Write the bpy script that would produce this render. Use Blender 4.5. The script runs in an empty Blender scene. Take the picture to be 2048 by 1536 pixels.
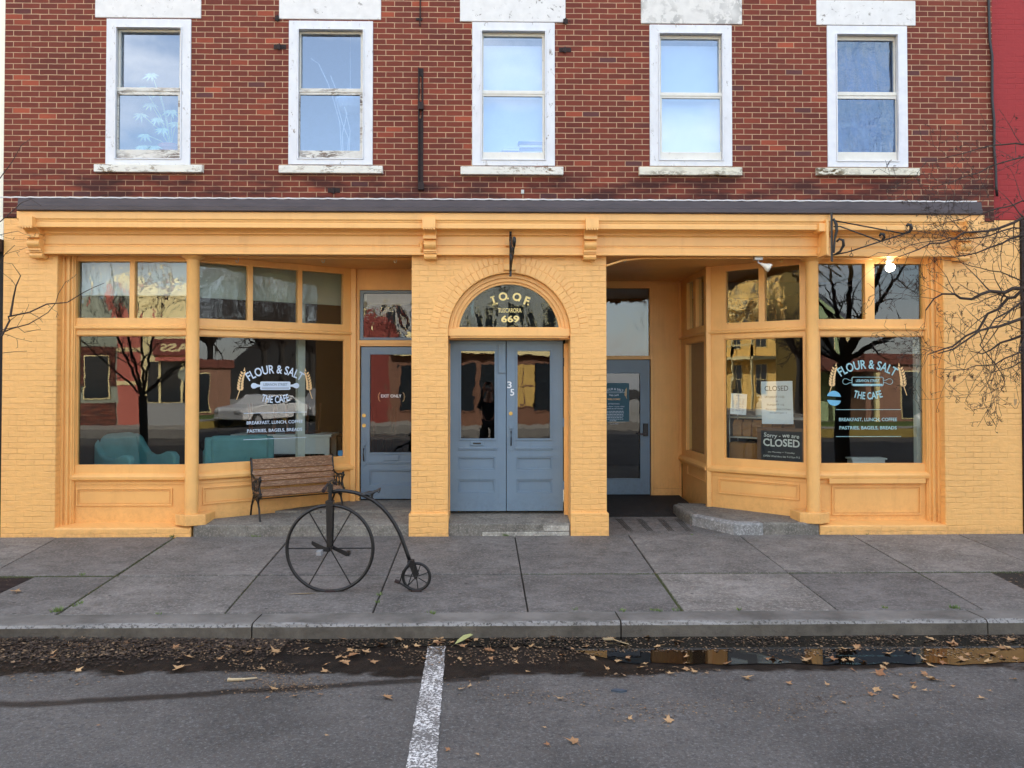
import bpy, bmesh, math, random
from mathutils import Matrix, Vector, Euler, noise
R = math.radians
random.seed(7)
C = bpy.context.scene.collection
scene = bpy.context.scene

# ---------------------------------------------------------------- camera
F, YAW, TILT, PX, PY = 1550.0, R(1.08), R(1.05), 1007.0, 737.0
CAM = Vector((0, -9.48, 1.865))
cam = bpy.data.cameras.new("camera"); co = bpy.data.objects.new("camera", cam); C.objects.link(co)
co.location = CAM; co.rotation_euler = (R(90) + TILT, 0, -YAW)
cam.sensor_width = 36; cam.lens = 36 * F / 2048
cam.shift_x = (1024 - PX) / 2048; cam.shift_y = (PY - 768) / 2048
cam.clip_start = 0.05; cam.clip_end = 600
scene.camera = co
RM = Euler((R(90) + TILT, 0, -YAW)).to_matrix()

# ---------------------------------------------------------------- world, sun, exposure
SUN_EL, SUN_AZ = R(30), R(-14)          # the sun stands behind the building, the street side is in shade
w = bpy.data.worlds.new("World"); scene.world = w; w.use_nodes = True
nt = w.node_tree; nt.nodes.clear()
out = nt.nodes.new('ShaderNodeOutputWorld'); bg = nt.nodes.new('ShaderNodeBackground')
sky = nt.nodes.new('ShaderNodeTexSky'); sky.sky_type = 'NISHITA'; sky.sun_disc = False
sky.sun_elevation = SUN_EL; sky.sun_rotation = SUN_AZ; sky.air_density = 1.0; sky.dust_density = 1.5
tc = nt.nodes.new('ShaderNodeTexCoord'); mp = nt.nodes.new('ShaderNodeMapping'); mp.inputs['Scale'].default_value = (1, 1, 3.2)
nz = nt.nodes.new('ShaderNodeTexNoise'); nz.inputs['Scale'].default_value = 2.3; nz.inputs['Detail'].default_value = 9; nz.inputs['Roughness'].default_value = .6
cr = nt.nodes.new('ShaderNodeValToRGB'); cr.color_ramp.elements[0].position = .44; cr.color_ramp.elements[1].position = .70
cr.color_ramp.elements[0].color = (.16, .16, .16, 1)
mx = nt.nodes.new('ShaderNodeMix'); mx.data_type = 'RGBA'; mx.inputs['B'].default_value = (6.6, 6.7, 7.0, 1)
L = nt.links.new
L(tc.outputs['Generated'], mp.inputs['Vector']); L(mp.outputs['Vector'], nz.inputs['Vector']); L(nz.outputs['Fac'], cr.inputs['Fac'])
L(cr.outputs['Color'], mx.inputs['Factor']); L(sky.outputs['Color'], mx.inputs['A']); L(mx.outputs['Result'], bg.inputs['Color'])
L(bg.outputs['Background'], out.inputs['Surface']); bg.inputs['Strength'].default_value = .13
sl = bpy.data.lights.new("sun", 'SUN'); sl.energy = 4.8; sl.angle = R(.5); sl.color = (1, .93, .82)
so = bpy.data.objects.new("sun", sl); C.objects.link(so)
sd = Vector((math.sin(SUN_AZ) * math.cos(SUN_EL), math.cos(SUN_AZ) * math.cos(SUN_EL), math.sin(SUN_EL)))
so.rotation_euler = sd.to_track_quat('Z', 'Y').to_euler(); so.location = (0, 30, 30)
scene.view_settings.view_transform = 'Standard'; scene.view_settings.look = 'None'
scene.view_settings.exposure = 1.95; scene.view_settings.gamma = 1
scene.cycles.max_bounces = 8; scene.cycles.diffuse_bounces = 4; scene.cycles.glossy_bounces = 4; scene.cycles.transparent_max_bounces = 16
scene.cycles.transmission_bounces = 4; scene.cycles.caustics_reflective = False; scene.cycles.caustics_refractive = False

# ---------------------------------------------------------------- survey helpers (where things stand in the street)
def ray(u, v=765): return RM @ Vector(((u - PX) / F, -(v - PY) / F, -1))
def at(u, v, Y):                       # point on the vertical plane y = Y
    d = ray(u, v); k = (Y - CAM.y) / d.y; return CAM + d * k
def xat(u, Y, v=765): return at(u, v, Y).x
def zat(v, Y, u=1000): return at(u, v, Y).z
def onplane(u, v, z0, s=0.0):          # point on the plane z = z0 + s*y
    d = ray(u, v); k = (z0 + s * CAM.y - CAM.z) / (d.z - s * d.y); return CAM + d * k
PAVE = .025
def pave(u, v): return onplane(u, v, 0, PAVE)

# ---------------------------------------------------------------- mesh helpers
def S(r, g, b):                        # sRGB 0-255 to linear
    f = lambda c: (c / 255 / 12.92) if c / 255 <= .04045 else ((c / 255 + .055) / 1.055) ** 2.4
    return (f(r), f(g), f(b), 1)
class MB:
    def __init__(s, M=None): s.v = []; s.f = []; s.M = M; s.sm = False
    def add(s, vs, fs):
        n = len(s.v)
        for p in vs:
            p = Vector(p); s.v.append(s.M @ p if s.M else p)
        s.f += [tuple(i + n for i in f) for f in fs]; return s
    def box(s, x0, x1, y0, y1, z0, z1):
        return s.add([(x0,y0,z0),(x1,y0,z0),(x1,y1,z0),(x0,y1,z0),(x0,y0,z1),(x1,y0,z1),(x1,y1,z1),(x0,y1,z1)],
                     [(3,2,1,0),(4,5,6,7),(0,1,5,4),(1,2,6,5),(2,3,7,6),(3,0,4,7)])
    def quad(s, a, b, c, d): return s.add([a,b,c,d], [(0,1,2,3)])
    def prism(s, pts, h, axis='x', o=0.0):   # pts polygon in the two other axes, extruded from o to o+h along axis
        n = len(pts)
        def P(a, b, t): return {'x': (t, a, b), 'y': (a, t, b), 'z': (a, b, t)}[axis]
        vs = [P(a, b, o) for a, b in pts] + [P(a, b, o + h) for a, b in pts]
        fs = [tuple(range(n))[::-1], tuple(range(n, 2 * n))] + [(i, (i + 1) % n, n + (i + 1) % n, n + i) for i in range(n)]
        return s.add(vs, fs)
    def tube(s, pts, r, n=6, cap=True):
        pts = [Vector(p) for p in pts]; rs = r if isinstance(r, (list, tuple)) else [r] * len(pts)
        vs = []; fs = []; up = Vector((.13, .31, .94))
        for i, p in enumerate(pts):
            t = (pts[min(i + 1, len(pts) - 1)] - pts[max(i - 1, 0)])
            if t.length < 1e-9: t = Vector((0, 0, 1))
            t.normalize()
            a = t.cross(up)
            if a.length < 1e-3: a = t.cross(Vector((1, 0, 0)))
            a.normalize(); b = t.cross(a)
            up = b.cross(t) if False else up
            for k in range(n):
                q = 2 * math.pi * k / n
                vs.append(p + (a * math.cos(q) + b * math.sin(q)) * rs[i])
        for i in range(len(pts) - 1):
            for k in range(n):
                fs.append((i*n+k, i*n+(k+1)%n, (i+1)*n+(k+1)%n, (i+1)*n+k))
        if cap and n > 2: fs += [tuple(range(n))[::-1], tuple(range((len(pts)-1)*n, len(pts)*n))]
        return s.add(vs, fs)
    def lathe(s, prof, c=(0,0,0), n=24, axis='z'):
        vs = []; fs = []
        for r, h in prof:
            for k in range(n):
                q = 2*math.pi*k/n; a, b = r*math.cos(q), r*math.sin(q)
                p = {'z': (a, b, h), 'y': (a, h, b), 'x': (h, a, b)}[axis]
                vs.append((p[0]+c[0], p[1]+c[1], p[2]+c[2]))
        for i in range(len(prof)-1):
            for k in range(n): fs.append((i*n+k, i*n+(k+1)%n, (i+1)*n+(k+1)%n, (i+1)*n+k))
        fs += [tuple(range(n))[::-1], tuple(range((len(prof)-1)*n, len(prof)*n))]
        return s.add(vs, fs)
    def ball(s, c, r, n=8, sz=(1,1,1)):
        prof = [(max(1e-4, r*math.sin(math.pi*i/n)), -r*math.cos(math.pi*i/n)) for i in range(n+1)]
        vs=[];fs=[];m=n*2
        for rr,h in prof:
            for k in range(m):
                q=2*math.pi*k/m; vs.append((c[0]+rr*math.cos(q)*sz[0], c[1]+rr*math.sin(q)*sz[1], c[2]+h*sz[2]))
        for i in range(n):
            for k in range(m): fs.append((i*m+k, i*m+(k+1)%m, (i+1)*m+(k+1)%m, (i+1)*m+k))
        return s.add(vs, fs)
    def wall(s, x0, x1, z0, z1, y0, y1, holes):   # board or wall with rectangular holes (x0,x1,z0,z1)
        xs = sorted({x0, x1, *[h[0] for h in holes], *[h[1] for h in holes]}); xs = [x for x in xs if x0-1e-6 <= x <= x1+1e-6]
        zs = sorted({z0, z1, *[h[2] for h in holes], *[h[3] for h in holes]}); zs = [z for z in zs if z0-1e-6 <= z <= z1+1e-6]
        def solid(i, j):
            if i < 0 or j < 0 or i >= len(xs)-1 or j >= len(zs)-1: return False
            cx, cz = (xs[i]+xs[i+1])/2, (zs[j]+zs[j+1])/2
            return not any(h[0] < cx < h[1] and h[2] < cz < h[3] for h in holes)
        for i in range(len(xs)-1):
            for j in range(len(zs)-1):
                if not solid(i, j): continue
                a, b, c, d = xs[i], xs[i+1], zs[j], zs[j+1]
                s.quad((a,y0,c),(b,y0,c),(b,y0,d),(a,y0,d)); s.quad((b,y1,c),(a,y1,c),(a,y1,d),(b,y1,d))
                if not solid(i-1, j): s.quad((a,y1,c),(a,y0,c),(a,y0,d),(a,y1,d))
                if not solid(i+1, j): s.quad((b,y0,c),(b,y1,c),(b,y1,d),(b,y0,d))
                if not solid(i, j-1): s.quad((a,y1,c),(b,y1,c),(b,y0,c),(a,y0,c))
                if not solid(i, j+1): s.quad((a,y0,d),(b,y0,d),(b,y1,d),(a,y1,d))
        return s
    def ring(s, x0, x1, z0, z1, wd, y0, y1):      # rectangular moulding ring
        return s.wall(x0-wd, x1+wd, z0-wd, z1+wd, y0, y1, [(x0, x1, z0, z1)])
    def build(s, name, m, parent=None, bevel=0, smooth=False, loc=None):
        me = bpy.data.meshes.new(name); me.from_pydata([tuple(p) for p in s.v], [], s.f); me.validate()
        bm = bmesh.new(); bm.from_mesh(me); bmesh.ops.remove_doubles(bm, verts=bm.verts, dist=2e-5)
        bm.to_mesh(me); bm.free()
        if m: me.materials.append(m)
        o = bpy.data.objects.new(name, me); C.objects.link(o)
        if parent: o.parent = parent
        if loc: o.location = loc
        if smooth:
            for p in me.polygons: p.use_smooth = True
        if bevel:
            b = o.modifiers.new("b", 'BEVEL'); b.width = bevel; b.segments = 2; b.limit_method = 'ANGLE'; b.angle_limit = R(35)
        return o
def tag(o, label=None, cat=None, group=None, kind=None):
    if label: o['label'] = label
    if cat: o['category'] = cat
    if group: o['group'] = group
    if kind: o['kind'] = kind
    return o
def thing(name, label, cat, loc=(0,0,0), rz=0, group=None):
    o = bpy.data.objects.new(name, None); C.objects.link(o); o.location = loc; o.rotation_euler = (0, 0, rz)
    o.empty_display_size = .1
    return tag(o, label, cat, group)
def kids(o): return [c for c in bpy.data.objects if c.parent == o]
def dup(o, loc=None, rot=None, label=None, parent=None, scale=None):
    c = o.copy(); C.objects.link(c)
    if parent is not None: c.parent = parent
    for ch in kids(o): dup(ch, parent=c)
    if loc is not None: c.location = loc
    if rot is not None: c.rotation_euler = rot
    if scale is not None: c.scale = (scale,)*3
    if label: c['label'] = label
    return c
def frame(P, t):                       # local frame: x along the wall, y into the building, z up
    t = Vector((t[0], t[1], 0)).normalized()
    M = Matrix(((t.x, -t.y, 0, P[0]), (t.y, t.x, 0, P[1]), (0, 0, 1, P[2] if len(P) > 2 else 0), (0, 0, 0, 1)))
    return M
def s_of(u, P, t, v=765):              # distance along wall line where image column u meets it
    d = ray(u, v); t = Vector((t[0], t[1])).normalized()
    det = -d.x * t.y + d.y * t.x
    rx, ry = P[0] - CAM.x, P[1] - CAM.y
    return (d.x * ry - d.y * rx) / det

# ---------------------------------------------------------------- lettering
def text_mesh(txt, bold=.0):
    cu = bpy.data.curves.new("t", 'FONT'); cu.body = txt; cu.size = 1; cu.offset = bold; cu.resolution_u = 3
    ob = bpy.data.objects.new("t", cu); C.objects.link(ob)
    me = bpy.data.meshes.new_from_object(ob)
    vs = [v.co.copy() for v in me.vertices]; fs = [tuple(p.vertices) for p in me.polygons]
    bpy.data.objects.remove(ob); bpy.data.meshes.remove(me); bpy.data.curves.remove(cu)
    x0 = min(v.x for v in vs); x1 = max(v.x for v in vs); y0 = min(v.y for v in vs); y1 = max(v.y for v in vs)
    vs = [((v.x - (x0+x1)/2), v.y) for v in vs]
    return vs, fs, x1 - x0, y1 - y0
def put_text(mb, txt, cx, cz, width, height=None, y=0, arc=0, bold=.0, shear=0, flip=False, rot=0, wob=0):
    vs, fs, tw, th = text_mesh(txt, bold); k = width / tw; kz = (height / th) if height else k
    ov = []
    for x, z in vs:
        X, Z = x * k + shear * z * kz, z * kz
        if wob: Z += wob * math.sin(X / width * 9)
        if arc > 0: a = X / arc; X, Z = (arc + Z) * math.sin(a), (arc + Z) * math.cos(a) - arc
        elif arc < 0: a = X / -arc; X, Z = (-arc - Z) * math.sin(a), -arc - (-arc - Z) * math.cos(a)
        if rot: X, Z = X * math.cos(rot) - Z * math.sin(rot), X * math.sin(rot) + Z * math.cos(rot)
        ov.append((cx + (-X if flip else X), y, cz + Z))
    mb.add(ov, fs)

# ---------------------------------------------------------------- materials
def newmat(name):
    m = bpy.data.materials.new(name); m.use_nodes = True; t = m.node_tree
    b = t.nodes['Principled BSDF']; return m, t, b
def nd(t, typ, **k):
    n = t.nodes.new('ShaderNode' + typ)
    for a, b in k.items():
        if a in n.inputs: n.inputs[a].default_value = b
        else: setattr(n, a, b)
    return n
def mixc(t, fac, a, b, mode='MIX'):
    n = t.nodes.new('ShaderNodeMix'); n.data_type = 'RGBA'; n.blend_type = mode
    for s, x in (('Factor', fac), ('A', a), ('B', b)):
        if hasattr(x, 'links'): t.links.new(x, n.inputs[s])
        else: n.inputs[s].default_value = x
    return n.outputs['Result']
def math_(t, op, a, b=0.0, c=None):
    n = t.nodes.new('ShaderNodeMath'); n.operation = op
    for i, x in enumerate((a, b, c)):
        if x is None: continue
        if hasattr(x, 'links'): t.links.new(x, n.inputs[i])
        else: n.inputs[i].default_value = x
    return n.outputs[0]
def ramp(t, x, p0, p1, c0=(0,0,0,1), c1=(1,1,1,1)):
    n = t.nodes.new('ShaderNodeValToRGB'); e = n.color_ramp.elements; e[0].position = p0; e[1].position = p1; e[0].color = c0; e[1].color = c1
    t.links.new(x, n.inputs['Fac']); return n.outputs['Color']
def pos(t): return nd(t, 'NewGeometry').outputs['Position']
def objc(t): return nd(t, 'TexCoord').outputs['Object']
def nse(t, vec, scale, detail=4, rough=.55, dist=0):
    n = nd(t, 'TexNoise'); n.inputs['Scale'].default_value = scale; n.inputs['Detail'].default_value = detail
    n.inputs['Roughness'].default_value = rough; n.inputs['Distortion'].default_value = dist
    t.links.new(vec, n.inputs['Vector']); return n.outputs['Fac']
def scaled(t, vec, s):
    n = nd(t, 'Mapping'); n.inputs['Scale'].default_value = s; t.links.new(vec, n.inputs['Vector']); return n.outputs['Vector']
def bump(t, b, h, strength=.5, dist=.01, prev=None):
    n = nd(t, 'Bump'); n.inputs['Strength'].default_value = strength; n.inputs['Distance'].default_value = dist
    t.links.new(h, n.inputs['Height'])
    if prev: t.links.new(prev, n.inputs['Normal'])
    t.links.new(n.outputs['Normal'], b.inputs['Normal']); return n.outputs['Normal']
def plain(name, col, rough=.6, metal=0, var=.12, scale=6, bmp=.0, bscale=60, spec=.5, stretch=(1,1,1), speck=None):
    m, t, b = newmat(name); v = scaled(t, objc(t), stretch)
    n = nse(t, v, scale, 6, .6)
    dark = tuple(c * (1 - var) for c in col[:3]) + (1,); lite = tuple(min(1, c * (1 + var)) for c in col[:3]) + (1,)
    c = ramp(t, n, .3, .7, dark, lite)
    if speck:
        k = ramp(t, nse(t, v, speck[1], 3, .7), speck[2], speck[2] + .06); c = mixc(t, k, c, speck[0])
    t.links.new(c, b.inputs['Base Color'])
    b.inputs['Roughness'].default_value = rough; b.inputs['Metallic'].default_value = metal; b.inputs['Specular IOR Level'].default_value = spec
    if bmp: bump(t, b, nse(t, v, bscale, 5, .6), bmp, .004)
    return m
def brickvec(t):
    p = nd(t, 'SeparateXYZ'); t.links.new(pos(t), p.inputs[0])
    c = nd(t, 'CombineXYZ'); t.links.new(math_(t, 'ADD', p.outputs[0], p.outputs[1]), c.inputs[0]); t.links.new(p.outputs[2], c.inputs[1])
    return c.outputs[0], p
def bricktex(t, v, c1, c2, mo, mort=.006, bw=.2105, rh=.0677, smooth=.15, bias=0.0):
    b = nd(t, 'TexBrick'); b.offset = .5; b.squash = 1
    for k, x in (('Color1', c1), ('Color2', c2), ('Mortar', mo), ('Scale', 1), ('Mortar Size', mort), ('Mortar Smooth', smooth), ('Bias', bias), ('Brick Width', bw), ('Row Height', rh)):
        b.inputs[k].default_value = x
    t.links.new(v, b.inputs['Vector']); return b
def brick_red():
    m, t, b = newmat("red_brick"); v, p = brickvec(t)
    # slight wobble of the joints
    wob = nd(t, 'TexNoise'); wob.inputs['Scale'].default_value = 9; wob.inputs['Detail'].default_value = 3; t.links.new(v, wob.inputs['Vector'])
    sub = nd(t, 'VectorMath', operation='MULTIPLY_ADD'); t.links.new(wob.outputs['Color'], sub.inputs[0]); sub.inputs[1].default_value = (.008, .006, 0); t.links.new(v, sub.inputs[2])
    bt = bricktex(t, sub.outputs[0], S(130,56,34), S(108,45,28), S(205,176,142), .0044)
    # a few burnt bricks, whole bricks only
    bk = bricktex(t, sub.outputs[0], (0,0,0,1), (1,1,1,1), (.5,.5,.5,1), .0052)
    k = ramp(t, bk.outputs['Color'], .975, .99)
    bricks = mixc(t, k, bt.outputs['Color'], S(96,52,50))
    k2 = ramp(t, bk.outputs['Color'], .01, .05, (1,1,1,1), (0,0,0,1)); bricks = mixc(t, math_(t, 'MULTIPLY', k2, .7), bricks, S(178,84,54))
    n1 = nse(t, v, 1.1, 5, .6); bricks = mixc(t, ramp(t, n1, .35, .75), bricks, mixc(t, 1.0, bricks, S(215,200,196), 'MULTIPLY'))
    n2 = nse(t, v, 60, 5, .7); bricks = mixc(t, math_(t, 'MULTIPLY', n2, .45), bricks, mixc(t, 1.0, bricks, (.55,.5,.5,1), 'MULTIPLY'))
    mort = ramp(t, nse(t, v, 7, 5, .6), .3, .7, S(160,126,98), S(204,170,136))
    col = mixc(t, bt.outputs['Fac'], bricks, mort)
    # soot bands under the sills (dark stained courses) and thin soot
    zz = math_(t, 'ADD', p.outputs[2], math_(t, 'MULTIPLY', nse(t, v, 3, 4, .6), .16))
    mk = nd(t, 'MapRange'); mk.inputs['From Min'].default_value = 4.42; mk.inputs['From Max'].default_value = 4.56; mk.inputs['To Min'].default_value = 1; mk.inputs['To Max'].default_value = 0
    t.links.new(zz, mk.inputs['Value'])
    st = math_(t, 'MULTIPLY', mk.outputs[0], ramp(t, nse(t, scaled(t, v, (1, 4, 1)), 1.6, 4, .6), .42, .62))
    col = mixc(t, math_(t, 'MULTIPLY', st, .9), col, mixc(t, 1.0, col, S(140,120,125), 'MULTIPLY'))
    t.links.new(col, b.inputs['Base Color']); b.inputs['Roughness'].default_value = .82
    h = math_(t, 'ADD', math_(t, 'MULTIPLY', math_(t, 'SUBTRACT', 1, bt.outputs['Fac']), 1), math_(t, 'MULTIPLY', n2, .35))
    bump(t, b, h, .8, .006); return m
def brick_painted(name, col, rough=.5, strength=.8, dist=.0085, rh=.0677):
    m, t, b = newmat(name); v, p = brickvec(t)
    wob = nd(t, 'TexNoise'); wob.inputs['Scale'].default_value = 5; wob.inputs['Detail'].default_value = 5; t.links.new(v, wob.inputs['Vector'])
    # the lower courses are rougher and more broken
    low = nd(t, 'MapRange'); low.inputs['From Min'].default_value = .3; low.inputs['From Max'].default_value = 1.1; low.inputs['To Min'].default_value = .06; low.inputs['To Max'].default_value = .022
    t.links.new(p.outputs[2], low.inputs['Value'])
    amp = nd(t, 'CombineXYZ'); t.links.new(low.outputs[0], amp.inputs[0]); t.links.new(low.outputs[0], amp.inputs[1])
    mad = nd(t, 'VectorMath', operation='MULTIPLY_ADD'); t.links.new(wob.outputs['Color'], mad.inputs[0]); t.links.new(amp.outputs[0], mad.inputs[1]); t.links.new(v, mad.inputs[2])
    bt = bricktex(t, mad.outputs[0], (0,0,0,1), (1,1,1,1), (.5,.5,.5,1), .007, smooth=.7, rh=rh)
    patch = ramp(t, nse(t, v, 2.4, 4, .6), .38, .62)      # where paint and old mortar have filled the joints
    joint = math_(t, 'MULTIPLY', bt.outputs['Fac'], math_(t, 'ADD', .08, math_(t, 'MULTIPLY', patch, .75)))
    rel = math_(t, 'MULTIPLY', bt.outputs['Color'], .22)
    n2 = nse(t, v, 26, 6, .65); n3 = nse(t, scaled(t, v, (1, 2.2, 1)), 9, 5, .6)
    h = math_(t, 'ADD', math_(t, 'SUBTRACT', rel, joint), math_(t, 'ADD', math_(t, 'MULTIPLY', n2, .5), math_(t, 'MULTIPLY', n3, 1.1)))
    c = mixc(t, ramp(t, n3, .3, .7), tuple(x*.93 for x in col[:3])+(1,), tuple(min(1, x*1.05) for x in col[:3])+(1,))
    dirt = math_(t, 'MULTIPLY', joint, .22); c = mixc(t, dirt, c, tuple(x*y for x, y in zip(col[:3], (.62,.5,.4)))+(1,))
    foot = nd(t, 'MapRange'); foot.inputs['From Min'].default_value = .0; foot.inputs['From Max'].default_value = .12; foot.inputs['To Min'].default_value = .5; foot.inputs['To Max'].default_value = 0
    t.links.new(p.outputs[2], foot.inputs['Value'])
    c = mixc(t, math_(t, 'MULTIPLY', foot.outputs[0], ramp(t, nse(t, v, 12, 5, .7), .4, .7)), c, S(120,96,70))
    run = ramp(t, nse(t, scaled(t, v, (1, .12, 1)), 9, 5, .7), .56, .72); c = mixc(t, math_(t, 'MULTIPLY', run, .22), c, tuple(x*y for x, y in zip(col[:3], (.66,.55,.48)))+(1,))
    t.links.new(c, b.inputs['Base Color']); b.inputs['Roughness'].default_value = rough
    bump(t, b, h, strength, dist); return m
def peeling(name, base, under, amount=.56, scale=14, rough=.55, stretch=(1,1,1)):
    m, t, b = newmat(name); v = scaled(t, pos(t), stretch)
    n = nse(t, v, scale, 7, .72, .4); k = ramp(t, n, amount, amount + .015)
    big = ramp(t, nse(t, v, scale * .22, 3, .5), .40, .66); k = math_(t, 'MULTIPLY', k, big)
    c = ramp(t, nse(t, v, 9, 5, .6), .3, .7, tuple(x*.88 for x in base[:3])+(1,), base)
    u = ramp(t, nse(t, v, 40, 4, .6), .3, .7, tuple(x*.5 for x in under[:3])+(1,), under)
    c = mixc(t, k, c, u); t.links.new(c, b.inputs['Base Color']); b.inputs['Roughness'].default_value = rough
    h = math_(t, 'ADD', math_(t, 'MULTIPLY', k, -1), math_(t, 'MULTIPLY', nse(t, v, 70, 4, .6), .3)); bump(t, b, h, .5, .003); return m
def glass(name, ior=1.9, tint=(.86,.9,.88,1), wave=.0015, wscale=3.0, fine=0, gc=(1,1,1,1)):
    m = bpy.data.materials.new(name); m.use_nodes = True; t = m.node_tree; t.nodes.clear()
    o = nd(t, 'OutputMaterial'); tr = nd(t, 'BsdfTransparent'); tr.inputs[0].default_value = tint; gl = nd(t, 'BsdfGlossy'); gl.inputs['Roughness'].default_value = .004
    gl.inputs['Color'].default_value = gc
    fr = nd(t, 'Fresnel'); fr.inputs['IOR'].default_value = ior; mxn = nd(t, 'MixShader')
    gm = nd(t, 'NewGeometry'); fac = math_(t, 'MULTIPLY', fr.outputs[0], math_(t, 'SUBTRACT', 1, gm.outputs['Backfacing']))
    t.links.new(fac, mxn.inputs[0]); t.links.new(tr.outputs[0], mxn.inputs[1]); t.links.new(gl.outputs[0], mxn.inputs[2])
    t.links.new(mxn.outputs[0], o.inputs['Surface'])
    bn = nd(t, 'Bump'); bn.inputs['Distance'].default_value = wave; bn.inputs['Strength'].default_value = 1
    h = nse(t, scaled(t, pos(t), (1, 1, .55)), wscale, 2.0, .45, .6)
    if fine: h = math_(t, 'ADD', h, math_(t, 'MULTIPLY', nse(t, pos(t), wscale * 5, 2, .5), fine))
    t.links.new(h, bn.inputs['Height']); t.links.new(bn.outputs[0], gl.inputs['Normal'])
    return m
ORANGE = (.87, .478, .155, 1); BLUE = (.145, .215, .285, 1)
M = {}
M['brick'] = brick_red()
M['ochre_brick'] = brick_painted('ochre_painted_brick', ORANGE)
M['red_paint_brick'] = brick_painted('red_painted_brick', S(150,38,38), .75, .5, .008)
def painted_wood(name, col, rough=.42):
    m, t, b = newmat(name); v = pos(t)
    n = nse(t, v, 3.5, 5, .6); c = ramp(t, n, .3, .72, tuple(x*.93 for x in col[:3])+(1,), tuple(min(1,x*1.04) for x in col[:3])+(1,))
    pz = nd(t, 'SeparateXYZ'); t.links.new(v, pz.inputs[0]); ft = nd(t, 'MapRange'); ft.inputs['From Min'].default_value = .10; ft.inputs['From Max'].default_value = .55; ft.inputs['To Min'].default_value = .5; ft.inputs['To Max'].default_value = 0; t.links.new(pz.outputs[2], ft.inputs['Value'])
    c = mixc(t, math_(t, 'MULTIPLY', ft.outputs[0], ramp(t, nse(t, v, 14, 7, .75), .42, .66)), c, tuple(x*y for x, y in zip(col[:3], (.5,.42,.4)))+(1,))
    g = nse(t, scaled(t, v, (1, 1, 9)), 11, 5, .65); k = ramp(t, nse(t, scaled(t, v, (1, 1, 2.5)), 30, 6, .75), .70, .76)
    c = mixc(t, math_(t, 'MULTIPLY', k, .45), c, tuple(x*.55 for x in col[:3])+(1,)); k9 = ramp(t, nse(t, scaled(t, v, (1, 1, .2)), 6, 6, .7), .54, .74); c = mixc(t, math_(t, 'MULTIPLY', k9, .32), c, tuple(x*y for x, y in zip(col[:3], (.7,.6,.55)))+(1,))
    t.links.new(c, b.inputs['Base Color']); b.inputs['Roughness'].default_value = rough
    bump(t, b, math_(t, 'ADD', g, math_(t, 'MULTIPLY', nse(t, v, 45, 3, .6), .6)), .35, .0025); return m
M['ochre'] = painted_wood('ochre_painted_wood', ORANGE)
M['blue'] = painted_wood('blue_painted_wood', BLUE, .38)
M['white'] = peeling('white_peeling_paint', (.72,.73,.75,1), S(150,140,128), .60, 16, stretch=(1,1,.5))
M['white_clean'] = peeling('white_paint', (.74,.75,.78,1), S(170,165,160), .66, 10)
M['sash'] = peeling('weathered_sash', (.66,.64,.58,1), S(120,104,92), .50, 20, stretch=(.5,1,2))
M['sash_clean'] = peeling('cream_sash', (.74,.72,.65,1), S(150,140,125), .64, 20)
M['stone_white'] = peeling('painted_stone_lintel', (.74,.73,.71,1), S(132,124,116), .60, 13, .7)
M['stone_worn'] = peeling('worn_stone_lintel', (.70,.68,.64,1), S(110,108,106), .50, 8, .7)
M['sill'] = peeling('worn_stone_sill', (.76,.74,.66,1), S(128,104,70), .53, 24, .75, (.6,1,1.4))
M['sill_moss'] = peeling('mossy_stone_sill', (.74,.71,.58,1), S(98,78,40), .49, 20, .8, (.6,1,1.4))
M['metal_roof'] = plain('brown_sheet_metal', S(70,61,62), .5, .2, .22, 5, .2, 20, stretch=(.6,1,3))
M['caulk'] = plain('white_caulk', (.75,.75,.75,1), .7)
M['iron'] = plain('black_iron', (.006,.006,.0065,1), .42, .0, .3, 20, .4, 60)
M['rust'] = plain('rusty_iron', S(40,26,24), .8, .0, .5, 14, .6, 60)
M['brass'] = plain('brass', (.6,.42,.14,1), .3, .9, .2, 20)
M['glass'] = glass('shop_glass', 1.66, wave=.0005, wscale=2)
M['glass_wavy'] = glass('old_wavy_glass', 1.85, wave=.0055, wscale=3.2, fine=.10)
M['glass_up'] = glass('upper_glass', 3.3, (.80,.88,.96,1), .0015, 2, 0, (.82,.89,.98,1))
M['glass_up_wavy'] = glass('upper_wavy_glass', 2.3, (.6,.72,.88,1), .016, 3.4, .16, (.7,.85,1,1))
M['glass_door'] = glass('door_glass', 1.72, (.6,.64,.64,1), .0012, 3, .05)
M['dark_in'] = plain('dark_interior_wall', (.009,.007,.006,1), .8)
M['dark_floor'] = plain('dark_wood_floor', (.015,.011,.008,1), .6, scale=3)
M['grey_in'] = plain('pale_interior_paint', S(196,200,196), .7)
M['white_in'] = plain('white_interior_paint', (.78,.8,.82,1), .7, var=.04)
M['lettering'] = plain('pale_blue_vinyl', S(205,222,240), .5, var=.03)
M['lettering_teal'] = plain('teal_white_vinyl', S(150,196,204), .5, var=.03)
M['gold'] = plain('gold_leaf', S(236,214,140), .45, .0, .1, 30)
M['wheat'] = plain('wheat_vinyl', S(232,196,140), .5, var=.05)
# ================================================================ THE BRICK BUILDING
bld = thing('brick_building', 'two storey red brick building with a yellow ochre painted shopfront, cafe windows and blue doors', 'building')
WL, WR = xat(8, 0, 250), xat(1986, 0, 250)
ZC = 3.45                       # recess ceiling height
def Z2(v): return zat(v, .2)
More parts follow.
